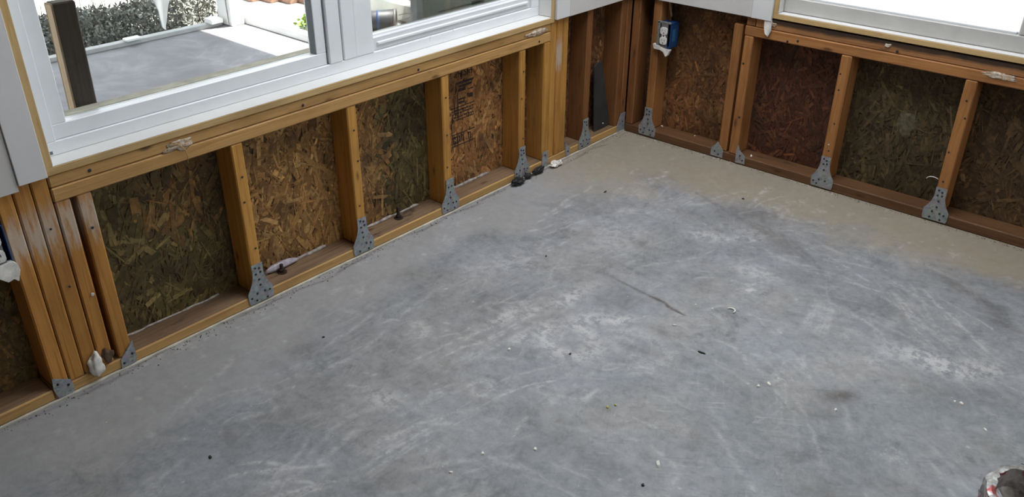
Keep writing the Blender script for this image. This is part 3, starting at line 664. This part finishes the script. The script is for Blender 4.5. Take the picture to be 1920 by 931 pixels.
for k, (y, lab) in enumerate(((-1.931, 'galvanized tie plate nearest the camera of the four full flared plates on the left wall'),
                              (-1.527, 'second flared galvanized tie plate from the left on the left wall'),
                              (-1.116, 'flared galvanized tie plate beside the stamped orange sheathing'),
                              (-.714, 'flared galvanized tie plate above the black crumpled scrap'),
                              (-.300, 'flared galvanized tie plate left of the black rubber strip'))):
    tie((.0008, y, 0.004), 'x', lab, seed=k)
def half(loc, axis, poly, lab, npts, seed=0):
    o = tie(loc, axis, lab, poly, False)
    for u, z in npts:
        bm = bmesh.new(); lathe(bm, [(.0001, .0028), (.0026, .0025), (.0036, .0016), (.0036, 0)], 8, Matrix.Rotation(PI/2, 4, 'Y' if axis == 'x' else 'X'))
        n_ = link('nail', bm2me(bm, 'nail'), 'nail', o); n_.location = (.0016, u, z) if axis == 'x' else (u, -.0016, z)
half((.0008, 0, 0), 'x', [(-2.334, .080), (-2.338, .074), (-2.374, .037), (-2.378, .008), (-2.336, .010), (-2.332, .030)], 'small triangular galvanized plate at foot of the short stud by the doubled studs', [(-2.342, .040), (-2.368, .022)])
half((.0008, 0, 0), 'x', [(-2.549, .072), (-2.507, .048), (-2.503, .020), (-2.512, .006), (-2.546, .008), (-2.553, .04)], 'low galvanized plate at foot of the leftmost doubled stud', [(-2.516, .036), (-2.54, .05)])
half((.0008, 0, 0), 'x', [(-.588, .075), (-.550, .075), (-.550, .006), (-.590, .006)], 'narrow galvanized plate at foot of the stud right of the black scrap', [(-.57, .06)])
half((.0008, 0, 0), 'x', [(-.434, .085), (-.424, .06), (-.404, .045), (-.404, .012), (-.434, .010)], 'half galvanized plate on right side of the tripled studs', [(-.418, .03)])
tie((.1225, -.0008, .002), 'y', 'flared galvanized tie plate below the blue outlet box in the corner', seed=11)
tie((.931, -.0018, 0), 'y', 'flared galvanized tie plate left of the olive panel with pale patch', seed=12)
tie((1.357, -.0008, 0), 'y', 'rightmost flared galvanized tie plate, at the right edge of the photo', seed=13)
half((0, -.0008, 0), 'y', [(.472, .075), (.460, .058), (.444, .042), (.444, .008), (.500, .008), (.500, .04)], 'left half flared plate below the paired reddish studs', [(.462, .03), (.48, .02)])
half((0, -.0008, 0), 'y', [(.564, .085), (.574, .062), (.600, .042), (.602, .008), (.560, .006), (.558, .06)], 'right half flared plate below the paired reddish studs', [(.578, .04), (.59, .022)])
half((.0008, 0, 0), 'x', [(-.036, .09), (-.002, .09), (-.002, .006), (-.06, .006), (-.06, .04)], 'dark galvanized plate deep in the room corner', [(-.02, .05)])

# ------------------------------------------------------------------ anchor bolts
def bolt(x, y, h, label):
    o = empty('anchor_bolt', (x, y, .0392), label=label, cat='bolt', group='anchor bolts in the left bottom plate')
    bm = bmesh.new(); lathe(bm, [(.0001, .0025), (.016, .0025), (.016, 0), (.0001, 0)], 16); link('washer', bm2me(bm), 'rust', o)
    bm = bmesh.new(); lathe(bm, [(.0001, .013), (.009, .013), (.010, .012), (.010, .0026), (.0001, .0026)], 6); link('nut', bm2me(bm), 'rust', o)
    bm = bmesh.new(); prof = [(.0001, 0.001)]
    z = .002
    while z < h: prof += [(.0062, z), (.0054, z+.001)]; z += .002
    prof += [(.0001, z)]; lathe(bm, prof, 12); link('rod', bm2me(bm), 'rust', o)
bolt(-.052, -1.815, .030, 'rusty anchor bolt beside the lilac sealant on the bottom plate')
bolt(-.056, -1.318, .044, 'dark upright anchor bolt in front of the half olive sheathing')

# ------------------------------------------------------------------ outlets
def outlet(name_label, origin, left, speckle):
    """local: u to the right seen from the room, v up, depth d towards the room"""
    o = empty('outlet_box', origin, label=name_label, cat='outlet')
    if left: o.rotation_euler = (0, 0, PI/2)
    W2, H2, D = .030, .051, .065
    bm = bmesh.new()
    add_box(bm, W2-.0025, W2, 0, D, -H2, H2, .0006); add_box(bm, -W2, -W2+.0025, 0, D, -H2, H2, .0006); add_box(bm, -W2, W2, 0, D, H2-.0025, H2, .0006); add_box(bm, -W2, W2, 0, D, -H2, -H2+.0025, .0006); add_box(bm, -W2, W2, D-.003, D, -H2, H2)
    link('box_shell', bm2me(bm), 'blue_box', o)
    bm = bmesh.new(); add_box(bm, W2, W2+.0012, .018, .038, -.024, .026, .0004); link('side_label', bm2me(bm), mat_plain('side_label', (.035, .12, .24), .5), o)
    bm = bmesh.new(); add_box(bm, -.0165, .0165, -.0015, .0005, -.050, .050, .0004)
    link('yoke', bm2me(bm), mat_plain('yoke', (.16, .16, .15), .5, .2), o)
    bm = bmesh.new()
    for s in (1, -1):
        pts = []
        for k in range(28):
            a = 2*PI*k/28; pts.append((max(-.0165, min(.0165, .0195*math.cos(a))), s*.0205 + max(-.0145, min(.0145, .0175*math.sin(a)))))
        prism(bm, pts, -.006, -.001, 'y')
    add_box(bm, -.009, .009, -.0045, -.001, -.012, .012, .0005)
    f = link('receptacle', bm2me(bm), 'device_white', o)
    bm = bmesh.new()
    for s in (1, -1):
        add_box(bm, -.0072, -.0055, -.0064, -.0055, s*.0205-.002, s*.0205+.0065); add_box(bm, .0055, .0072, -.0064, -.0055, s*.0205-.001, s*.0205+.006)
        lathe(bm, [(.0001, .0064), (.0026, .0064), (.0026, .0055)], 10, Matrix.Translation((0, 0, s*.0205-.0085)) @ Matrix.Rotation(PI/2, 4, 'X'))
    lathe(bm, [(.0001, .0052), (.003, .0050), (.0032, .0044)], 10, Matrix.Rotation(PI/2, 4, 'X'))
    link('slots', bm2me(bm), 'slot', f)
    return o
oB = outlet('blue outlet box with white receptacle nailed on corner stud of right wall', (.1725, -.013, .466), False, 0)
oA = outlet('blue outlet box with white receptacle cut off by left edge of photo', (.013, -2.583, .467), True, 1)
bm = bmesh.new(); add_box(bm, -.034, -.022, -.002, .004, -.045, .056, .001); add_box(bm, -.034, .028, -.002, .004, .050, .058, .001)
link('crusted_rim', bm2me(bm), mat_plain('crust', (.17, .17, .155), .9, var=.4, sc=120, bump=.6), oB)
bm = bmesh.new(); prism(bm, [(-.047, -.040), (-.042, -.060), (-.012, -.0605), (.004, -.066), (.017, -.084), (.024, -.080), (.036, -.054), (.010, -.052), (-.020, -.045)], -.005, .010, 'y')
link('plaster_ledge', bm2me(bm), 'gypsum', oB, label='broken white plaster ledge under the receptacle')
bm = bmesh.new(); prism(bm, [(-.034, -.044), (.026, -.040), (.034, -.050), (.036, -.066), (.026, -.092), (.018, -.083), (.004, -.086), (-.010, -.072), (-.034, -.066)], -.010, .006, 'y')
link('plaster_ledge', bm2me(bm), 'gypsum', oA, label='broken white plaster under the receptacle')
bm = bmesh.new(); tube(bm, [(.166, .035, .517), (.172, .034, .54), (.160, .032, .585), (.158, .034, .63), (.158, .034, .70)], .0045, 8)
link('cable', bm2me(bm, 'cable', True), 'cable', None, 'tan cable rising from the top of the blue outlet box', 'cable')

# ------------------------------------------------------------------ things in the framing
bm = bmesh.new(); prof = []
for k in range(9):
    a = PI*k/8; prof.append((.030*math.cos(a), .285 + .016*math.sin(a)))
prof = [(-.066, 0), (.050, 0)] + prof
prism(bm, prof, -.004, .004, 'x')
bmesh.ops.bevel(bm, geom=bm.edges[:], offset=.0012, segments=1, affect='EDGES')
rub = link('rubber_strip', bm2me(bm), 'rubber', None, 'black rubber strip with rounded top standing in the wall cavity', 'strip')
rub.location = (-.034, -.122, .0395); rub.rotation_euler = (.10, -.075, 0)
bm = bmesh.new(); lathe(bm, [(.0001, .004), (.003, .003), (.0035, 0)], 8, Matrix.Translation((.004, .0, .022)) @ Matrix.Rotation(PI/2, 4, 'Y'))
link('rivet', bm2me(bm), 'nail_pale', rub)
lump('plaster_blob', (.006, -2.437, .058), (.010, .018, .038), 'gypsum', 41, .45, 3, None, label='white plaster blob at the foot of the doubled studs', cat='plaster')
lump('plaster_blob', (.002, -2.404, .068), (.004, .014, .022), mat_plain('dirty_plaster', (.10, .055, .035), .8, var=.5, sc=60), 43, .5, 3, None, label='brown stained plaster blob right of the white one', cat='plaster')
def crumple(name, loc, size, mat, seed, label, cat):
    bm = bmesh.new(); bmesh.ops.create_icosphere(bm, subdivisions=3, radius=1); o = Vector((seed*2.1, seed, seed*.7))
    for v in bm.verts:
        k = .62 + .75*abs(mnoise.noise(v.co*2.2 + o)) + .5*abs(mnoise.noise(v.co*5 + o)); v.co = Vector((v.co.x*size[0]*k, v.co.y*size[1]*k, v.co.z*size[2]*k))
    zm = min(v.co.z for v in bm.verts)
    ob = link(name, bm2me(bm), mat, None, label, cat); ob.location = (loc[0], loc[1], loc[2]-zm); return ob
crumple('crumpled_scrap', (.022, -.762, .0005), (.018, .034, .016), 'black_crumple', 3, 'black crumpled scrap on the floor under the left wall tie plate', 'scrap')
crumple('crumpled_scrap', (.016, -.690, .0005), (.012, .018, .010), 'black_crumple', 5, 'small black scrap right of the larger crumpled one', 'scrap')
crumple('crumpled_scrap', (.016, -.628, .0005), (.012, .036, .014), 'black_crumple', 8, 'long black scrap against the plate near the tripled studs', 'scrap')
crumple('plaster_clump', (.022, -.52, .0005), (.018, .034, .012), 'gypsum', 9, 'white plaster clump at the foot of the tripled studs', 'plaster')
bm = bmesh.new(); tube(bm, [(1.337, -.002, .165), (1.325, -.005, .170), (1.310, -.006, .169), (1.300, -.004, .162), (1.299, -.003, .156)], .0016, 6)
link('zip_curl', bm2me(bm, 'c', True), 'device_white', None, 'thin white curl stuck to the stud above the rightmost tie plate', 'scrap')
bm = bmesh.new(); tube(bm, [(.003, -2.12, .586), (.012, -2.10, .575), (.010, -2.085, .555), (.006, -2.080, .535), (.004, -2.082, .515)], .0012, 6)
link('splinter', bm2me(bm, 'c', True), 'jamb', None, 'thin pale splinter hanging from the left sill plate', 'splinter')

# ------------------------------------------------------------------ debris on the floor
def chip(kind, x, y, L, B, mat, label, seed, flat=.35, group=None, ang=None):
    rr = random.Random(seed); bm = bmesh.new(); n = 7; pts = []
    for k in range(n):
        a = 2*PI*k/n + rr.uniform(-.25, .25); q = rr.uniform(.6, 1.1); pts.append((L/2*q*math.cos(a), B/2*q*math.sin(a)))
    prism(bm, pts, 0, min(L, B)*flat, 'z')
    for v in bm.verts:
        if v.co.z > 0: v.co.x *= .75; v.co.y *= .75; v.co.z *= rr.uniform(.6, 1.2)
    o = link(kind, bm2me(bm), mat, None, label, 'debris', group); o.location = (x, y, .0005); o.rotation_euler = (0, 0, rr.uniform(0, PI) if ang is None else ang)
CH = [('black_chip', .319, -.588, .020, .010, 'chip_black', 'black chip on the floor nearest the room corner'),
 ('black_chip', .748, -.288, .013, .009, 'chip_black', 'small black chip on the tan edge near the right wall'),
 ('black_chip', 1.136, -1.265, .030, .009, 'chip_black', 'elongated black chip in the middle of the floor'),
 ('black_chip', .464, -1.129, .016, .007, 'chip_black', 'dark sliver on the floor left of the long tan scratch'),
 ('black_chip', .282, -1.92, .010, .008, 'chip_black', 'dark crumb on the floor a hand from the left wall'),
 ('black_chip', 1.296, -1.803, .010, .009, 'chip_black', 'round black crumb right of the cream chip'),
 ('black_chip', .476, -2.405, .014, .010, 'chip_black', 'dark crumb at the lower left of the floor'),
 ('black_chip', .862, -1.513, .007, .012, 'chip_black', 'dark fleck on the pale ringed stain'),
 ('plaster_chip', 1.343, -1.27, .024, .011, 'chip_white', 'white plaster chip, larger of the pair left of the brown stain'),
 ('plaster_chip', 1.326, -1.297, .014, .011, 'chip_white', 'white plaster chip, smaller of the pair left of the brown stain'),
 ('plaster_chip', 1.754, -1.015, .016, .012, 'chip_white', 'white plaster chip, right one of the pair near the right edge'),
 ('plaster_chip', 1.738, -1.016, .011, .009, 'chip_white', 'white plaster chip, left one of the pair near the right edge'),
 ('plaster_chip', 1.831, -1.081, .018, .007, 'chip_white', 'pale sliver on the floor below the chip pair at right'),
 ('plaster_chip', 1.285, -1.722, .024, .013, 'chip_white', 'cream chip near the bottom of the photo'),
 ('plaster_chip', 1.046, -1.045, .010, .009, 'chip_white', 'white crumb just left of the white curl'),
 ('plaster_chip', .996, -1.060, .014, .005, 'chip_white', 'white sliver at the end of the tan scratch'),
 ('plaster_chip', 1.007, -1.198, .020, .007, 'chip_white', 'white flake above the elongated black chip'),
 ('plaster_chip', .722, -1.612, .014, .012, 'chip_white', 'white crumb left of the pale ringed stain'),
 ('plaster_chip', 1.036, -1.874, .016, .010, 'chip_white', 'pale crumb at the bottom centre beside drag marks'),
 ('plaster_chip', .951, -1.969, .014, .009, 'chip_white', 'pale crumb left of the other one at bottom centre'),
 ('plaster_chip', 1.52, -1.255, .014, .010, 'chip_white', 'white flake just below the brown stain'),
 ('plaster_chip', .938, -2.064, .014, .008, 'chip_white', 'pale flake at the bottom edge left of centre'),
 ('foam_crumb', 1.076, -1.632, .014, .010, 'chip_yellow', 'yellowish crumb on the floor above the cream chip'),
 ('foam_crumb', 1.086, -1.612, .009, .007, 'chip_yellow', 'smaller yellowish crumb beside the other one')]
for i, c in enumerate(CH): chip(*c, seed=i+1)
bm = bmesh.new(); P = [(1.093+.013*math.cos(a), -1.019+.013*math.sin(a), .003) for a in [i*.35-.6 for i in range(11)]]
tube(bm, P, [.0012+.0018*math.sin(PI*i/10) for i in range(11)], 6); link('plastic_curl', bm2me(bm, 'c', True), 'chip_white', None, 'white curled shaving right of the tan scratch', 'debris')
chip('plaster_chip', .152, .075, .020, .008, 'chip_white', 'white chip on the bottom plate below the blue outlet box', 51, group=None)
chip('plaster_chip', .322, .070, .012, .008, 'chip_white', 'white crumb on the bottom plate under the rust brown sheathing', 52)
chip('plaster_chip', .612, .030, .024, .010, 'chip_white', 'white chip on the bottom plate right of the paired reddish studs', 53)
for o_ in list(COL.objects)[-3:]: o_.location.z = .0385
def crumbs():
    rr = random.Random(3); bm = bmesh.new()
    def one(x, y, r):
        q = bmesh.ops.create_icosphere(bm, subdivisions=1, radius=r)['verts']
        for v in q: v.co = Vector((x+v.co.x*rr.uniform(.6, 1.5), y+v.co.y*rr.uniform(.6, 1.5), .0005+max(0, v.co.z*.7+r*.4)))
    for i in range(520): one(.006+abs(rr.gauss(0, .014)), rr.uniform(-2.75, -.05), rr.uniform(.0006, .0017)*(1.6 if rr.random() < .08 else 1))
    for i in range(320): one(rr.uniform(.02, 1.9), -.006-abs(rr.gauss(0, .012)), rr.uniform(.0006, .0018))
    link('floor_crumbs', bm2me(bm), mat_plain('crumb', (.10, .085, .07), .9, var=.7, sc=150), None, 'dark crumbs and dust strewn along the foot of both walls', 'debris', kind='stuff')
    bm = bmesh.new()
    for i in range(120): one(rr.uniform(.05, 1.9), rr.uniform(-2.6, -.1), rr.uniform(.0007, .0017))
    for i in range(40): one(rr.uniform(.02, 1.0), -.004-abs(rr.gauss(0, .01)), rr.uniform(.001, .0026))
    link('plaster_crumbs', bm2me(bm), 'chip_white', None, 'tiny white crumbs scattered over the concrete floor', 'debris', kind='stuff')
crumbs()

# ------------------------------------------------------------------ foil duct at the lower right
def duct():
    c = Vector((1.988, -1.566, .0)); o = empty('flexible_duct', c, label='crinkled foil duct with wire rings at the lower right edge', cat='duct')
    R0 = .078; bm = bmesh.new(); prof = []; H = .245
    for i in range(33):
        z = H*i/32; prof.append((R0 + .006*abs(math.sin(PI*z/.042)), z+.001))
    prof += [(R0-.006, H+.006), (R0-.014, H+.004), (R0-.016, H-.02), (R0-.016, .02)]
    rings = lathe(bm, prof, 56)
    for v in bm.verts:
        k = mnoise.noise(v.co*30)*.010 + abs(mnoise.noise(v.co*62))*.008; d = Vector((v.co.x, v.co.y, 0)).normalized(); v.co += d*k + Vector((0, 0, mnoise.noise(v.co*22+Vector((5, 5, 5)))*.006 if v.co.z > .03 else 0))
    link('foil_sleeve', bm2me(bm), 'foil', o)
    bm = bmesh.new(); rg = lathe(bm, [(R0-.012, H-.035), (R0*.6, H-.05), (R0*.3, H-.04), (.001, H-.05)], 40)
    for v in bm.verts: v.co.z += mnoise.noise(v.co*38)*.016
    link('folded_liner', bm2me(bm), 'foil', o)
    for k, (z, rr_) in enumerate(((.238, R0-.004), (.192, R0+.006), (.145, R0+.007), (.10, R0+.007), (.055, R0+.007))):
        bm = bmesh.new(); tube(bm, [(rr_*math.cos(a), rr_*math.sin(a), z+.004*math.sin(2*a)) for a in [2*PI*i/48 for i in range(48)]], .0026, 6, True); link('wire_ring', bm2me(bm, 'r', True), 'wire', o)
    # clear torn wrap crumpled over the rim
    bm = bmesh.new(); n, m = 26, 14; g = [[None]*m for _ in range(n)]
    for i in range(n):
        a = 2.05 - 1.9*i/(n-1)
        for j in range(m):
            t = j/(m-1); r = R0 + .012 - .05*max(0, t-.45); z = H*.66 + .105*t
            p = Vector((r*math.cos(a), r*math.sin(a), z)); k = mnoise.noise(p*30)*.018 + mnoise.noise(p*75)*.007
            g[i][j] = bm.verts.new(p + Vector((math.cos(a)*k, math.sin(a)*k, mnoise.noise(p*28+Vector((9, 0, 0)))*.022)))
    for i in range(n-1):
        for j in range(m-1): bm.faces.new((g[i][j], g[i+1][j], g[i+1][j+1], g[i][j+1]))
    me = bm2me(bm); wr = link('plastic_wrap', me, 'wrap', o, label='shiny crumpled plastic over the rim'); md = wr.modifiers.new('thick', 'SOLIDIFY'); md.thickness = .0012
    bm = bmesh.new(); rr = random.Random(2)
    for i in range(420):
        a, b = rr.uniform(0, 2*PI), rr.uniform(0, PI); p = Vector((math.cos(a)*math.sin(b), math.sin(a)*math.sin(b), math.cos(b)))*rr.uniform(.5, 1)
        p = Vector((.02+p.x*.045, .115+p.y*.04, .215+p.z*.035)); q = p + Vector((rr.gauss(0, .012), rr.gauss(0, .012), rr.gauss(0, .012))); tube(bm, [p, (p+q)/2+Vector((0, 0, .003)), q], .0009, 3)
    link('insulation_fluff', bm2me(bm), 'fuzz', o, kind='stuff')
duct()

# ------------------------------------------------------------------ outside
box('patio', -3.40, -.125, -5.0, .16, -.30, -.10, 'patio', None, 0, kind=ST)
bm = bmesh.new(); bmesh.ops.create_grid(bm, x_segments=2, y_segments=2, size=40); g = link('ground', bm2me(bm), 'ground', None, kind=ST); g.location = (0, 0, -.26)
box('porch_roof', -4.35, -.125, -5.1, .60, 2.44, 2.56, 'eave', None, 0, kind=ST)
box('eave', -.125, 4.8, .125, .95, 2.44, 2.56, 'eave', None, 0, kind=ST)
box('eave_side', 4.1, 4.4, -5.8, .125, 2.44, 2.56, 'eave', None, 0, kind=ST)
box('eave_front', -.125, 4.1, -5.8, -5.1, 2.44, 2.56, 'eave', None, 0, kind=ST)
def thing(name, label, cat, loc=(0, 0, 0), group=None): return empty(name, loc, label=label, cat=cat, group=group)
t = thing('porch_post', 'white porch post at the corner of the patio', 'post', (-3.283, .085, -.1))
bm = bmesh.new(); add_box(bm, -.077, .077, -.055, .05, 0, 2.54, .004); link('shaft', bm2me(bm), 'white_paint', t)
bm = bmesh.new(); add_box(bm, -.06, .045, -.064, -.061, 0.01, 2.4, .003); link('trim_board', bm2me(bm), 'white_paint', t)
t = thing('curb_rail', 'long white bottom rail at the far edge of the patio', 'rail', (-3.32, -2.0, -.1)); bm = bmesh.new(); add_box(bm, -.03, .03, -3, 2.01, 0, .028, .003); link('rail_board', bm2me(bm), 'rail_paint', t)
t = thing('side_rail', 'white bottom rail at the right side of the patio', 'rail', (-1.7, .165, -.1))
bm = bmesh.new(); add_box(bm, -1.52, 1.5, -.03, .03, 0, .05, .004); link('rail_board', bm2me(bm), 'white_paint', t)
bm = bmesh.new(); add_box(bm, -1.52, 1.5, -.015, .015, .05, .056, .001); link('screen_track', bm2me(bm), 'vinyl_grey', t)
box('white_block', -3.33, -3.27, -.675, -.575, -.0715, -.056, 'white_paint', None, .003, label='small white block lying on the white rail of the patio', cat='block')
box('white_block', -3.34, -3.25, -.09, -.005, -.0715, -.040, 'white_paint', None, .003, label='white block on the rail beside the porch post', cat='block')
# dark board on end outside the left pane
t = thing('standing_board', 'dark weathered board standing on end outside the left pane', 'board', (-.2, -2.245, -.1))
o = board('plank', -.019, .019, -.026, .030, 0, 1.03, 'z', 'post', t); o = board('sawn_edge', -.018, .0185, -.029, -.0265, 0, 1.028, 'z', 'post_edge', t, label='paler sawn edge'); t.rotation_euler = (-.02, 0, 0)
# torn white plastic hanging beside the post
def torn():
    bm = bmesh.new(); n, m = 5, 22; g = []
    for j in range(m):
        f = j/(m-1); z = 2.50*(1-f)**2; w = min(.34, .11*(max(z, 0)/.2)**.7) + .006
        row = []
        for i in range(n):
            u = (i/(n-1)-.5)*w; row.append(bm.verts.new((.03*math.sin(6*u*8+f*5), u + .02*math.sin(f*6) + .012*mnoise.noise(Vector((u*30, z*22, 1))), z)))
        g.append(row)
    for a, b in zip(g, g[1:]):
        for i in range(n-1): bm.faces.new((a[i], a[i+1], b[i+1], b[i]))
    o = link('plastic_sheet', bm2me(bm, 's', True), 'torn_plastic', None, 'torn white plastic sheet hanging to a point beyond the patio', 'sheet'); o.location = (-3.3, -.372, -.06); md = o.modifiers.new('thick', 'SOLIDIFY'); md.thickness = .004
torn()
# hedge behind the rail
def leaf(bm, rr, p, L):
    d = Vector((rr.gauss(0, 1), rr.gauss(0, 1), rr.gauss(.3, 1))).normalized(); q = d.cross(Vector((rr.gauss(0, 1), rr.gauss(0, 1), rr.gauss(0, 1)))).normalized()
    bm.faces.new([bm.verts.new(p), bm.verts.new(p+d*L*.5+q*L*.28), bm.verts.new(p+d*L), bm.verts.new(p+d*L*.5-q*L*.28)])
def shrub_mesh(seed, rx, ry, h):
    rr = random.Random(seed); bm = bmesh.new()
    for i in range(900):
        a, u, z = rr.uniform(0, 2*PI), rr.random()**.5, rr.random(); k = (1-z**2.2)**.5
        leaf(bm, rr, Vector((rx*u*k*math.cos(a), ry*u*k*math.sin(a), h*z)), rr.uniform(.018, .045))
    return bm2me(bm)
hd = thing('hedge', 'dark tangled hedge behind the white rail at the far side of the patio', 'hedge', (-3.85, -1.0, -.26))
rr = random.Random(5); bm = bmesh.new(); bt = bmesh.new()
def hedge_top(x, y): return .27 + .09*mnoise.noise(Vector((x*2.2, y*2.2, 3))) + .05*mnoise.noise(Vector((x*6, y*6, 1)))
for i in range(30000):
    x, y = rr.uniform(-.38, .40), rr.uniform(-2.2, 1.25); z = hedge_top(x, y)*rr.random()**.6*(1 - .5*max(0, abs(x)-.25)/.15); leaf(bm, rr, Vector((x, y, max(.01, z))), rr.uniform(.016, .042))
for i in range(150):
    x, y = rr.uniform(-.3, .3), rr.uniform(-2.1, 1.2); t_ = hedge_top(x, y); tube(bt, [(x, y, 0), (x+rr.gauss(0, .04), y+rr.gauss(0, .04), t_*.6), (x+rr.gauss(0, .09), y+rr.gauss(0, .09), t_*rr.uniform(1.0, 1.45))], [.006, .004, .0015], 4)
link('foliage', bm2me(bm), 'leaf_dark', hd); link('twigs', bm2me(bt), 'twig', hd)
# beyond the right side rail
bk = thing('brick_edging', 'low brick edging in the sunlit yard right of the porch', 'edging', (-3.85, .9, -.26))
for i in range(9): box('brick', -.10, .10, -.05, .05, 0, .07, 'brick_edge', bk, .004).location = (-.55+.21*i*.35 + .07*i, .05+.105*i*.8, .035)
gm = shrub_mesh(8, .16, .16, .12); gm.materials.append(M['leaf_green'])
t = thing('grass_tuft', 'green tuft of weeds in the sunlit yard', 'plant', (-3.25, .78, -.26)); link('foliage', gm, None, t)
# grey tub lying on its side
t = thing('grey_tub', 'dark grey tub with pale rim lying outside the right pane', 'tub', (-2.72, 1.06, -.172)); t.rotation_euler = (PI/2, 0, -.80); t.scale = (.52, .52, .9)
bm = bmesh.new(); lathe(bm, [(.0001, .30), (.12, .30), (.13, .29), (.165, .0), (.160, .0), (.125, .28), (.0001, .285)], 32, Matrix.Translation((0, 0, 0))); link('tub_body', bm2me(bm, 't', True), 'tub', t)
bm = bmesh.new(); tube(bm, [(.166*math.cos(a), .166*math.sin(a), 0) for a in [2*PI*i/40 for i in range(40)]], .010, 8, True); link('rim', bm2me(bm, 't', True), 'tub_rim', t)
bm = bmesh.new(); lathe(bm, [(.153, .12), (.1545, .12), (.1515, .145), (.150, .145)], 32); link('stripe', bm2me(bm, 't', True), 'tub_blue', t, label='blue stripe')
bm = bmesh.new(); tube(bm, [(.166*math.cos(a), .04+.05*math.sin(a), -.02-.13*math.sin(a)) for a in [PI*i/16 for i in range(17)]], .005, 6); link('handle', bm2me(bm, 't', True), 'tub_rim', t)
box('yard_kerb', -3.3, .5, 1.30, 1.42, -.26, -.12, 'eave', None, .01, label='pale kerb across the yard behind the grey tub', cat='kerb')
t = thing('yard_post', 'white post in the yard behind the grey tub', 'post', (-3.03, 1.52, -.26)); bm = bmesh.new(); add_box(bm, -.06, .06, -.06, .06, 0, 1.6, .005); link('shaft', bm2me(bm), 'white_paint', t); bm = bmesh.new(); add_box(bm, -.075, .075, -.075, .075, 1.6, 1.64, .005); link('cap', bm2me(bm), 'white_paint', t)
# tall grey-green board outside the right pane
t = thing('green_panel', 'grey green panel with dark print leaning outside the right pane', 'panel', (-.60, -.31, -.1))
bm = bmesh.new(); add_box(bm, -.04, 0, -.333, .43, 0, 1.45, .003); link('sheet', bm2me(bm), 'board_green', t)
bm = bmesh.new(); add_box(bm, -.0405, .0015, -.370, -.3335, 0, 1.452, .003); link('edge_strip', bm2me(bm), 'board_edge', t, label='pale edge strip')
bm = bmesh.new()
for (y0, y1, z0, z1) in ((-.045, .035, .605, .645), (-.25, .02, .632, .637), (-.23, -.01, .610, .615), (-.19, -.05, .597, .602)): add_box(bm, .0003, .0012, y0, y1, z0, z1)
link('print', bm2me(bm), 'board_ink', t)
